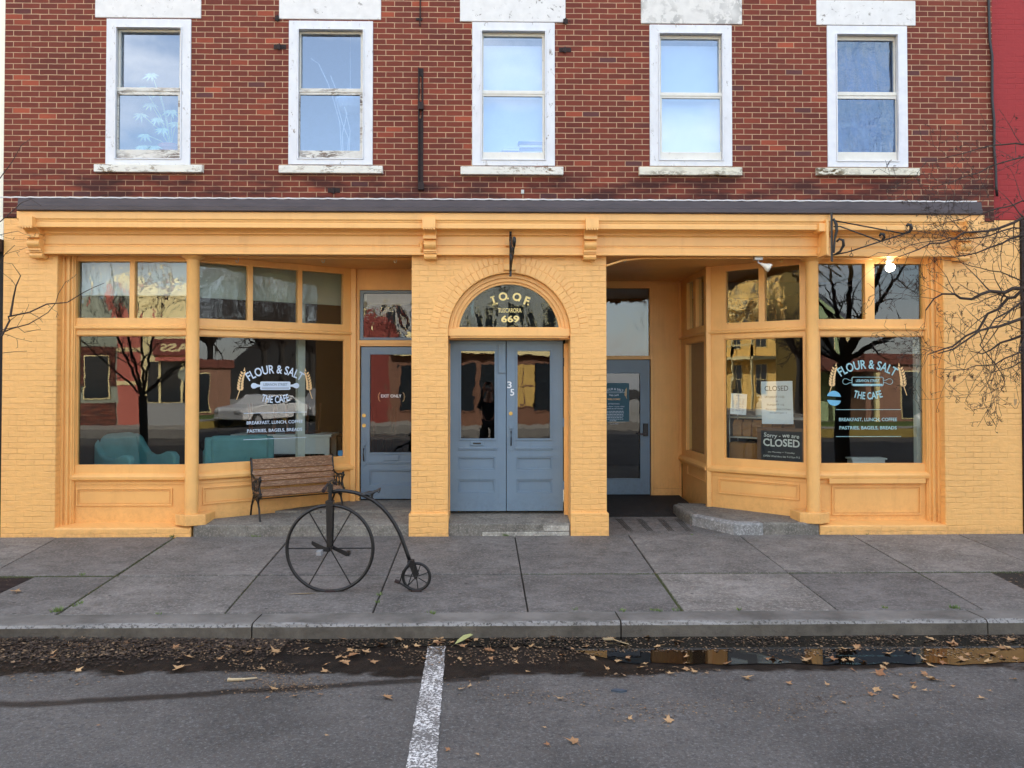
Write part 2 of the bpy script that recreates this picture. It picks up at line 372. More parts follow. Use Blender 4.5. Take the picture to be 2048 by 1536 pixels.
# ---- upstairs wall and windows
WN = [(212,382,38,330,243,361,66,180,192,301,'sash','glass_up'), (577,746,42,330,603,722,70,182,192,303,'sash','glass_up'),
      (944,1110,45,332,967,1084,75,186,195,306,'sash_clean','glass_up'), (1299,1464,50,333,1321,1437,80,190,199,306,'sash_clean','glass_up'),
      (1654,1815,52,335,1670,1785,83,189,200,306,'sash_clean','glass_up_wavy')]
holes = []
for a in WN:
    holes.append((xat(a[0],0,200), xat(a[1],0,200), zat(a[3],0,(a[0]+a[1])/2), zat(a[2],0,(a[0]+a[1])/2)))
mb = MB(); mb.wall(WL, WR, 3.86, 9.0, 0, .3, holes); upper = mb.build('brick_wall', M['brick'], bld)
sillm = ['sill','sill','sill','sill_moss','sill_moss']; linm = ['stone_white','stone_white','stone_white','stone_worn','stone_white']
lx = [(190,402,36),(558,762,39),(920,1131,44),(1282,1484,48),(1633,1831,51)]; sx = [(187,404,329,344),(557,765,331,346),(921,1127,333,349),(1279,1485,334,350),(1635,1840,336,350)]
for i, a in enumerate(WN):
    x0, x1, z0, z1 = holes[i]; um = (a[0]+a[1])/2
    f = MB(); yo = -.012
    gx0, gx1 = xat(a[4], .1, 200), xat(a[5], .1, 200)
    iz1 = zat(a[6]-13, .07, um); iz0 = zat(a[3]-11, .0, um)
    cw = .112
    f.wall(x0+.002, x1-.002, z0+.002, z1-.002, yo, .12, [(x0+cw, x1-cw, iz0, z1-.1)])
    win = f.build('window', M['white'] if i < 4 else M['white_clean'], bld, .006)
    g = MB(); g.ring(x0+cw+.012, x1-cw-.012, iz0+.012, z1-.112, .012, yo-.012, .02); g.build('moulding', M['white_clean'], win, .003)
    ty0, ty1 = zat(a[7], .09, um), zat(a[6], .09, um); by0, by1 = zat(a[9], .06, um), zat(a[8], .06, um)
    sx0, sx1 = x0+cw+.004, x1-cw-.004
    u = MB(); u.wall(sx0, sx1, ty0-.03, z1-.104, .060, .115, [(gx0, gx1, ty0, ty1)]); u.build('upper_sash', M['sash_clean'], win, .004)
    l = MB(); l.wall(sx0+.01, sx1-.01, iz0+.003, ty0-.002, .022, .056, [(gx0, gx1, by0, by1)]); l.box(sx0+.004, sx1-.004, .014, .022, ty0-.042, ty0+.004)
    l.build('lower_sash', M[a[10]], win, .004)
    MB().box(gx0-.01, gx1+.01, .085, .090, ty0-.01, ty1+.01).build('pane', M[a[11]], win)
    MB().box(gx0-.01, gx1+.01, .040, .045, by0-.01, by1+.01).build('pane', M[a[11]], win)
    MB().box(xat(lx[i][0],-.01,20), xat(lx[i][1],-.01,20), -.014, .15, zat(lx[i][2], -.01, um)+.002, zat(lx[i][2], -.01, um)+.315).build('lintel', M[linm[i]], win, .008)
    s = MB(); a0, a1 = xat(sx[i][0], -.06, 340), xat(sx[i][1], -.06, 340); s0, s1 = zat(sx[i][3], -.06, um), zat(sx[i][2], -.06, um)
    s.prism([(-.062, s0), (.05, s0), (.05, s1+.02), (-.062, s1)], a1-a0, 'x', a0); s.build('sill', M[sillm[i]], win, .008)
    if i in (2, 3):
        b = MB(); b.box(x0+.05, x1-.05, .17, .175, z0+.1+(.0 if i==3 else .0), z1-.12-(.1 if i==2 else .07)); b.build('window_shade', M['white_in'], win)
        b = MB(); b.tube([(x0+.05, .2, z1-.1), (x1-.05, .2, z1-.1)], .025, 10); b.build('shade_roller', M['white_in'], win)
# window 5 curtain, hanging in folds
M['curtain'] = plain('blue_grey_curtain', S(88,112,146), .85, var=.3, scale=7, stretch=(1,1,.6))
x0, x1, z0, z1 = holes[4]; cb = MB(); n = 60; v=[]; fs=[]
for j in range(13):
    for k in range(n+1):
        s = k/n; z = z1-.1-(z1-z0-.15)*j/12
        v.append((x0+.05+(x1-x0-.1)*s, .24+.03*math.sin(s*31+math.sin(z*2.3)*1.6)+.01*math.sin(s*77+z*5), z))
for j in range(12):
    for k in range(n): fs.append((j*(n+1)+k, j*(n+1)+k+1, (j+1)*(n+1)+k+1, (j+1)*(n+1)+k))
cur = cb.add(v, fs).build('curtain', M['curtain'], bld, smooth=True)
# upstairs rooms, floors, roof and side walls close the volume
mb = MB(); mb.box(WL+.02, WR-.02, .3, 7.0, 3.9, 4.0); mb.build('upper_floor', M['dark_floor'], bld)
mb = MB(); mb.box(WL, WR, .3, 7.0, 8.6, 8.8); mb.build('roof', M['metal_roof'], bld)
mb = MB(); mb.box(WL, WR+.3, 7.0, 7.2, 0, 9.0); mb.box(WL, WL+.2, .3, 7.0, 0, 9.0); mb.box(WR-.2, WR, .3, 7.0, 3.9, 9.0); mb.box(6.2, 6.5, .3, 7.0, 0, 3.9)
mb.build('shell_wall', M['brick'], bld)
m_dim = plain('upstairs_wall_paint', S(170,186,214), .8)
mb = MB(); mb.box(WL+.2, WR-.2, 2.2, 2.3, 4.0, 8.6)
for xx in (-3.8, -1.2, 1.0, 3.2): mb.box(xx-.04, xx+.04, .31, 2.2, 4.0, 8.6)
mb.build('upstairs_partition', m_dim, bld)
# ---- iron fixtures on the wall
def hinge(u, v, wd=.15):
    p = at(u, v, 0); b = MB(); b.box(p.x-wd/2, p.x+wd/2, -.008, .004, p.z-.028, p.z+.028); b.box(p.x-.03, p.x+.01, -.035, -.008, p.z-.035, p.z+.02)
    b.tube([(p.x, -.03, p.z-.05), (p.x, -.03, p.z+.03)], .009, 8)
    for q in (-.05, .05): b.lathe([(.008, -.012), (.008, -.008)], (p.x+q, 0, p.z), 8, 'y')
    return b.build('shutter_hinge', M['rust'], bld, .002)
hinge(560, 94); hinge(1130, 100); hinge(668, 381); hinge(556, 37, .06); hinge(1131, 43, .06)
b = MB(); p0 = at(842, 137, 0); p1 = at(843, 378, 0)
b.wall(p0.x-.03, p0.x+.03, p1.z, p0.z, -.012, .004, [(p0.x-.014, p0.x+.008, p0.z-.62+.9-.9, p0.z-.1)])
b.box(p0.x-.032, p0.x-.02, -.05, -.008, p1.z+.06, p0.z); b.box(p0.x-.034, p0.x+.034, -.055, -.012, p0.z-.52, p0.z-.43); b.box(p0.x-.03, p0.x+.04, -.06, -.012, p1.z-.02, p1.z+.07)
b.build('iron_strap', M['rust'], bld, .003)
p = at(1045, 384, 0); b = MB(); b.box(p.x-.018, p.x+.018, -.02, .004, p.z-.025, p.z+.025); b.build('hook_plate', M['grey_in'], bld, .003)
p = at(840, 38, 0); b = MB(); b.box(p.x-.05, p.x+.03, -.01, .004, p.z-.02, p.z+.01); b.box(p.x-.006, p.x+.006, -.02, .004, p.z-.09, p.z+.02); b.box(p.x-.004, p.x+.01, -.02, .004, p.z+.015, p.z+.3); b.build('iron_anchor', M['rust'], bld)
# cable at the right edge
pts = [at(u, v, -.03) for u, v in ((1976,-120),(1977,0),(1979,80),(1984,110),(1984,200),(1988,240),(1988,300),(1991,330),(1992,372),(1994,392))]
MB().tube(pts, .014, 8).build('cable', M['iron'], bld, smooth=True)
MB().tube([p + Vector((.022, .015, 0)) for p in pts], .007, 6).build('cable', M['iron'], bld, smooth=True)
# ---- sheet metal ledge over the shopfront
c0, c1 = xat(36, -.3, 417), xat(1963, -.3, 417)
mb = MB(); mb.prism([(.0, 4.06), (.0, 3.885), (-.31, 3.885), (-.325, 3.895), (-.325, 3.94), (-.31, 3.948), (-.30, 4.03), (-.285, 4.045)], c1-c0, 'x', c0); mb.build('metal_ledge', M['metal_roof'], bld)
mb = MB(); n = 200
pts = [Vector((WL+.15+(c1-WL-.2)*i/n, -.292+.004*math.sin(i*1.7), 4.046+.003*math.sin(i*2.3))) for i in range(n+1)]
mb.tube(pts, .008, 5); mb.build('caulk_line', M['caulk'], bld)
# ---- cornice (one moulded run) with paired fillets
def cz(v, y): return zat(v, y)
prof = [(.0, 3.885), (-.285, 3.885), (-.285, cz(440,-.285)), (-.27, cz(443,-.27)), (-.27, cz(445,-.27)), (-.262, cz(446,-.26)), (-.262, cz(448,-.26)), (-.27, cz(449,-.27)),
        (-.27, cz(457,-.27)), (-.262, cz(458,-.26)), (-.18, cz(459,-.2)), (-.155, cz(462,-.155)), (-.13, cz(465,-.13)), (-.13, cz(466.5,-.13)), (-.12, cz(467,-.12)), (-.12, cz(470,-.12)), (-.095, cz(471,-.095)), (-.085, cz(474,-.085)),
        (-.085, cz(491,-.085)), (-.072, cz(491.5,-.07)), (-.072, cz(494,-.07)), (-.09, cz(496,-.09)), (-.09, cz(506,-.09)), (-.105, cz(506.5,-.1)), (-.105, cz(510,-.105)), (.06, cz(510,-.1)), (.06, 3.885)]
k0, k1 = xat(52, -.1, 450), xat(1950, -.1, 450)
MB().prism(prof, k1-k0, 'x', k0).build('cornice', M['ochre'], bld, .003)
def corbel(u):
    xc = xat(u, -.32, 450); wd = .155; b = MB()
    z = lambda v, y: zat(v, y)
    top, sc = z(436,-.35), z(457,-.35)
    pr = [(-.02, top), (-.345, top), (-.345, sc+.02)]
    b.prism([(0, top), (-.345, top), (-.345, sc+.012), (0, sc+.012)], wd, 'x', xc-wd/2)
    for k in range(5):            # scalloped drip edge
        x = xc-wd/2+wd*(k+.5)/5; b.prism([(x-wd/10, sc+.012), (x+wd/10, sc+.012), (x+wd/28, sc-.012), (x-wd/28, sc-.012)], .03, 'y', -.343)
    # upper scroll
    cv = [(-.33+.15*math.sin(t*math.pi/2), sc+.01-(sc-z(472,-.2))*(1-math.cos(t*math.pi/2))*1.0) for t in [i/8 for i in range(9)]]
    b.prism([(0, sc+.012)]+cv+[(0, cv[-1][1])], wd*.9, 'x', xc-wd*.45)
    for sgn in (-1, 1): b.prism([(0, sc+.012)]+[(y-.012, zz) for y, zz in cv]+[(0, cv[-1][1])], wd*.14, 'x', xc+sgn*wd*.46-wd*.07)
    zb = z(478,-.2); b.box(xc-wd*.5, xc+wd*.5, -.21, 0, zb, z(471.5,-.2))
    lo = z(500,-.16)
    cv = [(-.15-.05*math.sin(t*math.pi), zb-(zb-lo)*t) for t in [i/8 for i in range(9)]]
    b.prism([(0, zb)]+cv+[(0, lo)], wd*.93, 'x', xc-wd*.465)
    b.box(xc-wd*.5, xc+wd*.5, -.165, 0, z(503,-.16), lo); b.box(xc-wd*.5, xc+wd*.5, -.14, 0, z(507,-.14), z(503.5,-.14))
    b.prism([(0, z(518,-.12)), (-.12, z(518,-.12)), (-.135, z(514,-.12)), (-.12, z(508,-.12)), (0, z(508,-.12))], wd*.98, 'x', xc-wd*.49)
    return b.build('corbel', M['ochre'], bld, .003)
for u in (53, 858, 1184, 1946): corbel(u)
for u, v in ((84,478),(843,486)):      # carved rosettes beside the corbels
    p = at(u, v, -.1); b = MB()
    for k in range(6): q = k*math.pi/3; b.ball((p.x+.022*math.cos(q), -.10, p.z+.02*math.sin(q)), .014, 5, (1,.7,1))
    b.ball((p.x, -.11, p.z), .014, 5); b.prism([(p.x-.012, p.z-.11), (p.x+.012, p.z-.11), (p.x+.018, p.z-.02), (p.x-.018, p.z-.02)], .03, 'y', -.115); b.build('rosette', M['ochre'], bld, smooth=True)
# square backing blocks for the sign arms
p = at(1018, 475, -.12); MB().box(p.x-.05, p.x+.05, -.125, -.06, zat(491,-.12), zat(474,-.12)).build('backing_block', M['ochre'], bld, .003)
p = at(1019, 528, -.03); MB().box(p.x-.075, p.x+.075, -.04, .02, zat(540,-.03), zat(527,-.03)).build('backing_block', M['ochre'], bld, .003)
MB().box(xat(1640,-.3), xat(1664,-.3), -.31, -.1, zat(463,-.3,1650), zat(447,-.3,1650)).build('backing_block', M['ochre'], bld, .003)
MB().box(xat(1638,-.13), xat(1660,-.13), -.14, -.06, zat(508,-.13,1650), zat(495,-.13,1650)).build('backing_block', M['ochre'], bld, .003)
MB().box(xat(1655,-.33), xat(1660,-.33), -.335, -.06, zat(510,-.3,1650), zat(440,-.3,1650)).build('backing_board', M['ochre'], bld, .002)

# ---- ground floor piers
XL0, XL1 = xat(3, 0, 800), xat(112, 0, 800); XR0, XR1 = xat(1889, 0, 800), xat(2044, 0, 800)
mb = MB(); mb.box(XL0, XL1, 0, .45, -.1, 3.884); mb.build('painted_pier', M['ochre_brick'], bld, .012)
mb = MB(); mb.box(XR0, XR1, 0, .45, -.1, 3.884); mb.build('painted_pier', M['ochre_brick'], bld, .012)
AL, AR = xat(896, 0, 600), xat(1141, 0, 600); PL, PR = xat(823, 0, 800), xat(1213, 0, 800)
acx = (AL+AR)/2; ar = (AR-AL)/2; zs = zat(668, 0, 1018)
mb = MB(); N = 48; Y1 = .34
arc = [(acx+ar*math.cos(math.pi-math.pi*i/N), zs+ar*math.sin(math.pi*i/N)) for i in range(N+1)]
ZT = 3.884
for y in (0, Y1):
    rev = y > 0
    def q(a,b,c,d): mb.quad(*((d,c,b,a) if rev else (a,b,c,d)))
    q((PL,y,-.1),(AL,y,-.1),(AL,y,zs),(PL,y,zs)); q((AR,y,-.1),(PR,y,-.1),(PR,y,zs),(AR,y,zs))
    q((PL,y,zs),(AL,y,zs),(AL,y,ZT),(PL,y,ZT)); q((AR,y,zs),(PR,y,zs),(PR,y,ZT),(AR,y,ZT))
    for i in range(N):
        (xa,za),(xb,zb) = arc[i],arc[i+1]; q((xa,y,za),(xb,y,zb),(xb,y,ZT),(xa,y,ZT))
mb.quad((PL,Y1,-.1),(PL,0,-.1),(PL,0,ZT),(PL,Y1,ZT)); mb.quad((PR,0,-.1),(PR,Y1,-.1),(PR,Y1,ZT),(PR,0,ZT))
mb.quad((AL,0,-.1),(AL,Y1,-.1),(AL,Y1,zs),(AL,0,zs)); mb.quad((AR,Y1,-.1),(AR,0,-.1),(AR,0,zs),(AR,Y1,zs))
for i in range(N):
    (xa,za),(xb,zb) = arc[i],arc[i+1]; mb.quad((xa,0,za),(xa,Y1,za),(xb,Y1,zb),(xb,0,zb))
mb.build('entrance_pier', M['ochre_brick'], bld)
# side returns so the piers read as solid blocks
mb = MB(); mb.box(PL, AL-.002, Y1+.002, .7, -.1, 3.88); mb.build('painted_pier', M['ochre_brick'], bld); mb = MB(); mb.box(AR+.002, PR, Y1+.002, .7, -.1, 3.88); mb.build('painted_pier', M['ochre_brick'], bld)
zb = zat(1027, -.03); mb = MB(); mb.box(PL-.028, AL-.002+.012, -.03, .3, -.12, zb); mb.build('pier_base', M['ochre_brick'], bld, .008)
mb = MB(); mb.box(AR-.004, PR+.022, -.03, .3, -.12, zb); mb.build('pier_base', M['ochre_brick'], bld, .008)
# voussoirs: two rings of painted brick, real joints
mb = MB(); rnd = random.Random(3)
for r0, n in ((ar+.004, 38), (ar+.118, 44)):
    for i in range(n):
        a0 = math.pi*i/n+.006; a1 = math.pi*(i+1)/n-.006; dr = rnd.uniform(-.003, .003); yy = -rnd.uniform(.003, .009)
        P = [(acx+r*math.cos(a), zs+r*math.sin(a)) for r, a in ((r0+dr,a0),(r0+.106+dr,a0),(r0+.106+dr,a1),(r0+dr,a1))]
        if max(z for x, z in P) > 3.435: P = [(x, min(z, 3.435)) for x, z in P]
        mb.prism(P, .02, 'y', yy)
arch_o = mb.build('brick_arch', M['ochre'], bld, .004)
# arched fanlight: two concentric mouldings, glass, lettering
def halfring(mb, r0, r1, y0, y1, n=48):
    for i in range(n):
        a, b_ = math.pi*i/n, math.pi*(i+1)/n
        P = [(acx+r*math.cos(t), zs+r*math.sin(t)) for r, t in ((r0,a),(r1,a),(r1,b_),(r0,b_))]
        (ax,az),(bx,bz),(cx,cz_),(dx,dz) = P
        mb.quad((ax,y0,az),(dx,y0,dz),(cx,y0,cz_),(bx,y0,bz)); mb.quad((ax,y0,az),(ax,y1,az),(dx,y1,dz),(dx,y0,dz)); mb.quad((bx,y1,bz),(bx,y0,bz),(cx,y0,cz_),(cx,y1,cz_))
g = MB(); halfring(g, ar-.05, ar-.002, .07, .2); halfring(g, ar-.095, ar-.05, .10, .2); halfring(g, ar-.125, ar-.095, .13, .2)
for sx_ in (-1, 1): g.box(min(acx+sx_*(ar-.125), acx+sx_*(ar-.002)), max(acx+sx_*(ar-.125), acx+sx_*(ar-.002)), .1, .2, zs-.06, zs)
zg = zat(655, .13, 1018)
fan = g.build('arched_window', M['ochre'], bld, .002)
g = MB(); g.box(AL+.002, AR-.002, .035, .2, zat(672, .03, 1018), zg-.02); g.box(AL+.1, AR-.1, .07, .16, zg-.02, zg); g.box(AL+.02, AR-.02, .05, .2, zat(676,.05,1018), zat(672,.03,1018)); g.build('transom_bar', M['ochre'], fan, .004)
rg = ar-.12; g = MB(); pts = [(acx+rg*math.cos(math.pi*i/40), zs+rg*math.sin(math.pi*i/40)) for i in range(41)] + [(acx-rg, zg-.005), (acx+rg, zg-.005)]
g.prism(pts, .005, 'y', .15); g.build('pane', M['glass_wavy'], fan)
t = MB(); k = 1/ (F/(9.48+.145))
for ch, u, v, rot in (('I', 987, 601, .32), ('.', 994, 607, .2), ('O', 1006, 592, .1), ('.', 1016, 597, .05), ('O', 1034, 593, -.1), ('.', 1038, 601, 0), ('F', 1054, 601, -.34), ('.', 1056, 609, -.3)):
    p = at(u, v, .145)
    if ch == '.': t.lathe([(.011, .143), (.011, .146)], (p.x, 0, p.z), 10, 'y'); continue
    hgt = 17*k; vs_, fs_, tw, th = text_mesh(ch, .035); ww = hgt*tw/th*(1.0 if ch != 'I' else 1.0)
    put_text(t, ch, p.x+math.sin(rot)*hgt/2, p.z-math.cos(rot)*hgt/2, ww, hgt, .144, rot=rot, bold=.035)
    if ch == 'I':
        for dz in (-hgt/2, hgt/2-.012):
            vs = [(-.028, dz), (.028, dz), (.028, dz+.014), (-.028, dz+.014)]
            t.add([(p.x+x*math.cos(rot)-z*math.sin(rot), .144, p.z+x*math.sin(rot)+z*math.cos(rot)) for x, z in vs], [(0,1,2,3)])
p = at(1019.5, 625, .145); put_text(t, 'TUSCARORA', p.x, p.z, 47*k, 9*k, .144, bold=.01)
p = at(1020.5, 644, .145); put_text(t, '669', p.x, p.z, 36*k, 14*k, .144, bold=.03)
t.build('lettering', M['gold'], fan)

# ---- doors
def door_hw(mb, x, z0, z1): pass
def leaf(name, Mx, x0, x1, z0, z1, gl, panels, parent, rail=None, mat='blue', gmat='glass_door', ring=.022):
    b = MB(Mx); b.wall(x0, x1, z0, z1, 0, .045, [gl]+panels)
    b.ring(*gl, ring, -.012, .004)
    d = b.build(name, M[mat], parent, .003)
    for q in panels:
        c = MB(Mx); c.box(q[0], q[1], .022, .03, q[2], q[3]); c.wall(q[0], q[1], q[2], q[3], .006, .022, [(q[0]+.018, q[1]-.018, q[2]+.018, q[3]-.018)]); c.box(q[0]+.05, q[1]-.05, .015, .022, q[2]+.04, q[3]-.04) if q[3]-q[2] > .3 else None
        c.build('panel', M[mat], d, .003)
    if rail is not None:
        c = MB(Mx); c.box(gl[0]-.03, gl[1]+.03, -.014, .002, rail-.012, rail+.012); c.box(gl[0]-.03, gl[1]+.03, -.008, .002, rail-.03, rail-.018); c.build('drip_moulding', M[mat], d, .003)
    c = MB(Mx); c.box(gl[0]-.006, gl[1]+.006, .02, .025, gl[2]-.006, gl[3]+.006); c.build('pane', M[gmat], d)
    return d
YD = .35; I = frame((0, YD, 0), (1, 0)); sc = (9.48+YD)/F
zd = lambda v: zat(v, YD, 1012); xd = lambda u: xat(u, YD, 800)
ZD0, ZD1 = zd(1022), zd(681)
dl = leaf('door', I, xd(897), xd(1012), ZD0, ZD1, (xd(922), xd(989), zd(877), zd(702)), [(xd(917), xd(990), zd(940), zd(914)), (xd(917), xd(990), zd(985), zd(959))], bld, zd(896))
dr = leaf('door', I, xd(1013.2), xd(1126), ZD0, ZD1, (xd(1035), xd(1100), zd(877), zd(702)), [(xd(1033), xd(1104), zd(940), zd(914)), (xd(1033), xd(1104), zd(985), zd(959))], bld, zd(896))
b = MB(); b.box(xd(997), xd(1011), YD-.02, YD-.001, zd(746), zd(689)); b.build('bolt_cover', M['blue'], dl, .004)
b = MB(); b.box(xd(941), xd(967), YD-.014, YD-.001, zd(891), zd(882)); b.build('mail_slot', M['blue'], dl, .004)
b = MB(); b.box(xd(946), xd(962), YD-.017, YD-.0145, zd(888), zd(885)); b.build('slot_opening', M['iron'], dl)
t = MB(); put_text(t, '3', xd(1019), zd(776), .055, .085, YD-.004, bold=.01); put_text(t, '5', xd(1024.5), zd(791), .05, .085, YD-.004, bold=.01); t.build('house_number', M['white_in'], dr)
def handle_set(ux, vz, Y, s, parent, topv=None, mat='blue'):
    x = xat(ux, Y, vz); z = zat(vz, Y, ux); b = MB()
    pts = [(-.016,-.12),(-.03,-.15),(-.012,-.165),(0,-.185),(.012,-.165),(.03,-.15),(.016,-.12),(.016,.06),(.028,.09),(.02,.12),(0,.145),(-.02,.12),(-.028,.09),(-.016,.06)]
    b.prism([(x+p*s, z+q*s) for p, q in pts], .008, 'y', Y-.009); pl = b.build('handle_plate', M[mat], parent, .002)
    b = MB(); b.tube([(x, Y-.01, z+.03*s), (x, Y-.045, z+.02*s), (x, Y-.05, z-.04*s), (x, Y-.04, z-.10*s), (x, Y-.01, z-.115*s)], .008, 8); b.build('grip', M['iron'], pl, smooth=True)
    b = MB(); b.box(x-.018, x+.018, Y-.03, Y-.01, z+.055*s, z+.07*s); b.build('thumb_latch', M[mat], pl, .002)
    return pl
handle_set(1022, 868, YD, 1.25, dr)
for v in (827,):
    b = MB(); p = at(1021.5, v, YD); b.lathe([(.024, YD-.008), (.024, YD-.002)], (p.x, 0, p.z), 20, 'y'); b.lathe([(.015, YD-.016), (.015, YD-.008)], (p.x, 0, p.z), 16, 'y'); b.build('lock', M['brass'], dr)
b = MB(); p = at(1022, 848, YD); 
for dz in (-.05, 0, .05): b.lathe([(.006+abs(.03-abs(dz))*.7, YD-.012), (.006, YD-.001)], (p.x, 0, p.z+dz), 12, 'y')
b.build('escutcheon', M['blue'], dr)
for v in (724, 845, 970):
    b = MB(); p = at(1127.5, v, YD); b.tube([(p.x, YD-.01, p.z-.055), (p.x, YD-.01, p.z+.055)], .011, 10); b.build('hinge', M['iron'] if v == 724 else M['blue'], dr)
    b = MB(); p = at(896.5, v, YD); b.tube([(p.x, YD-.01, p.z-.055), (p.x, YD-.01, p.z+.055)], .008, 10); b.build('hinge', M['ochre'], dl)
b = MB(); b.box(AR-.05, AR-.001, YD-.02, YD+.05, .1, zs-.1); b.box(AL+.001, AL+.012, YD-.02, YD+.05, .1, zs-.1); b.box(AL+.012, AR-.05, YD-.02, YD+.05, ZD1+.003, zs-.02); b.build('door_frame', M['ochre'], bld, .003)
# exit door in the left recess
YE = 1.35; ze = lambda v: zat(v, YE, 780); xe = lambda u: xat(u, YE, 850)
E = frame((0, YE, 0), (1, 0)); XE1 = xe(722)+.9
ed = leaf('door', E, xe(722), XE1, ze(998), ze(694), (xe(740), XE1-.12, ze(905), ze(709)), [(xe(739), XE1-.12, ze(971), ze(940))], bld, ze(924))
b = MB(); b.box(xe(768), xe(798), YE-.016, YE-.001, ze(921), ze(911)); b.build('mail_slot', M['blue'], ed, .004)
handle_set(728, 902, YE, 1.2, ed)
for v, mt in ((831, 'brass'), (851, 'brass')):
    b = MB(); p = at(728, v, YE); b.lathe([(.026, YE-.008), (.026, YE-.002)], (p.x, 0, p.z), 20, 'y'); b.lathe([(.016, YE-.016), (.016, YE-.008)], (p.x, 0, p.z), 16, 'y'); b.build('lock', M[mt], ed)
t = MB(); put_text(t, 'EXIT ONLY', xe(782), ze(795), .285, .045, YE+.017, bold=.02)
t.build('lettering', M['white_in'], ed)
for sg, u in ((-1, 758), (1, 807)):
    x = xe(u); t = MB(); t.tube([(x-sg*.012, YE+.017, ze(785)), (x+sg*.008, YE+.017, ze(789)), (x+sg*.004, YE+.017, ze(792)), (x+sg*.02, YE+.017, ze(793)), (x+sg*.004, YE+.017, ze(795)), (x+sg*.008, YE+.017, ze(799)), (x-sg*.012, YE+.017, ze(803))], .0035, 5); t.build('bracket_ornament', M['wheat'], ed)
# its transom light and frame
b = MB(); tb = (xe(726), XE1-.02, ze(675), ze(587)); b.wall(xe(719.5), XE1+.02, ze(680), ze(581), YE-.01, YE+.04, [tb]); tw = b.build('transom_window', M['blue'], bld, .003)
MB().box(tb[0]-.004, tb[1], YE+.012, YE+.017, tb[2]-.004, tb[3]+.004).build('pane', M['glass_wavy'], tw)
b = MB(); b.wall(xe(697), XE1+.12, .1, ZC, YE-.015, YE+.09, [(xe(720), XE1+.005, .1, ze(692.5)), (xe(719), XE1+.022, ze(680.5), ze(580.5))])
b.box(xe(716), XE1+.06, YE-.035, YE-.015, ze(688), ze(681)); b.ring(xe(719), XE1+.022, ze(680.5), ze(580.5), .014, YE-.028, YE-.015)
b.box(xe(716), xe(720)-.002, YE-.03, YE-.015, .2, ze(688)); b.build('recess_wall', M['ochre'], bld, .003)
# cafe entrance door in the right recess
YB = 2.57; zb_ = lambda v: zat(v, YB, 1260); xb = lambda u: xat(u, YB, 850); B_ = frame((0, YB, 0), (1, 0)); XB0 = xb(1300)-.92
bd = leaf('door', B_, XB0, xb(1300), zb_(989), zb_(720), (XB0+.14, xb(1280), zb_(957), zb_(747)), [], bld, None, 'blue', 'glass_door', .012)
b = MB(); b.box(xb(1286), xb(1296), YB-.03, YB-.001, zb_(872), zb_(847)); lk = b.build('lock', M['iron'], bd, .004)
b = MB(); b.tube([(xb(1291), YB-.045, zb_(868)), (xb(1274), YB-.05, zb_(867))], .011, 8); b.build('lever', M['metal_roof'], lk)
M['teal_paper'] = plain('teal_poster_paper', S(22,84,104), .5, var=.05)
po = MB().box(xb(1258)-.46, xb(1258), YB-.022, YB-.016, zb_(843), zb_(766)).build('poster', M['teal_paper'], bd)
pc = xb(1258)-.24; t = MB(); zp = zb_(766)
put_text(t, 'FLOUR & SALT', pc, zp-.11, .29, .035, YB-.024, arc=.35, bold=.02); put_text(t, 'THE CAFE', pc, zp-.205, .16, .025, YB-.024, arc=-.4, bold=.02)
t.wall(pc-.11, pc+.11, zp-.155, zp-.135, YB-.025, YB-.023, [(pc-.105, pc+.105, zp-.151, zp-.139)])
for sg in (-1, 1): t.wall(pc+sg*.145-.03, pc+sg*.145+.03, zp-.152, zp-.138, YB-.025, YB-.023, [(pc+sg*.145-.025, pc+sg*.145+.025, zp-.149, zp-.141)])
put_text(t, 'ATTENTION:', pc, zp-.335, .18, .022, YB-.024); put_text(t, 'This door must stay', pc, zp-.372, .33, .026, YB-.024); put_text(t, 'closed at all times.', pc, zp-.408, .3, .026, YB-.024)
rr = random.Random(4)
for k in range(7):
    x = pc-.165; z = zp-.44-k*.0245; e = pc+.165-(.12 if k == 6 else rr.uniform(0, .03)); x += (.1 if k == 6 else 0)
    while x < e:
        wd = rr.uniform(.015, .045); t.box(x, min(x+wd, e), YB-.025, YB-.023, z-.004, z+.005); x += wd+.008
put_text(t, 'thank you!', pc, zp-.64, .13, .02, YB-.024)
t.build('poster_lettering', M['lettering'], bd)
t = MB(); put_text(t, 'WELCOME!', pc, zp-.265, .2, .028, YB-.024, bold=.02)
def wheat(t, x, z, h, y, bend, n=6, flip=1):
    for k in range(n):
        f = k/n; xx = x+bend*f*f*flip; zz = z+h*(.3+.6*f); s = h*.095*(1-.25*f)
        for sg in (-1, 1):
            a = sg*.62; L_ = s*1.5; W = s*.62; cx_, cz_2 = xx+sg*s*.55, zz
            pts = [(0,-L_*.5),(W*.7,-.1*L_),(W*.5,.25*L_),(0,.6*L_),(-W*.5,.25*L_),(-W*.7,-.1*L_)]
            t.add([(cx_+p*math.cos(a)+q*math.sin(a), y, cz_2-p*math.sin(a)+q*math.cos(a)) for p, q in pts], [(0,1,2,3,4,5)])
    xx = x+bend*flip; t.add([(xx-s*.4, y, z+h*.88), (xx+s*.4, y, z+h*.88), (xx+bend*.1*flip, y, z+h)], [(0,1,2)])
    t.add([(x-h*.12*flip, y, z-.04*h), (x-h*.10*flip, y, z-.04*h), (x+.006*flip, y, z+h*.3), (x-.006*flip, y, z+h*.3)], [(0,1,2,3)])
wheat(t, pc+.185, zp-.24, .17, YB-.024, -.01, 6, -1)
t.build('poster_lettering', M['wheat'], bd)
b = MB(); tb = (XB0+.02, xb(1299), zb_(712), zb_(577)); b.wall(XB0-.1, xb(1306), .1, ZC, YB-.02, YB+.06, [tb, (XB0-.004, xb(1301)+.002, .1, zb_(719))]); b.ring(*tb, .016, YB-.03, YB-.02)
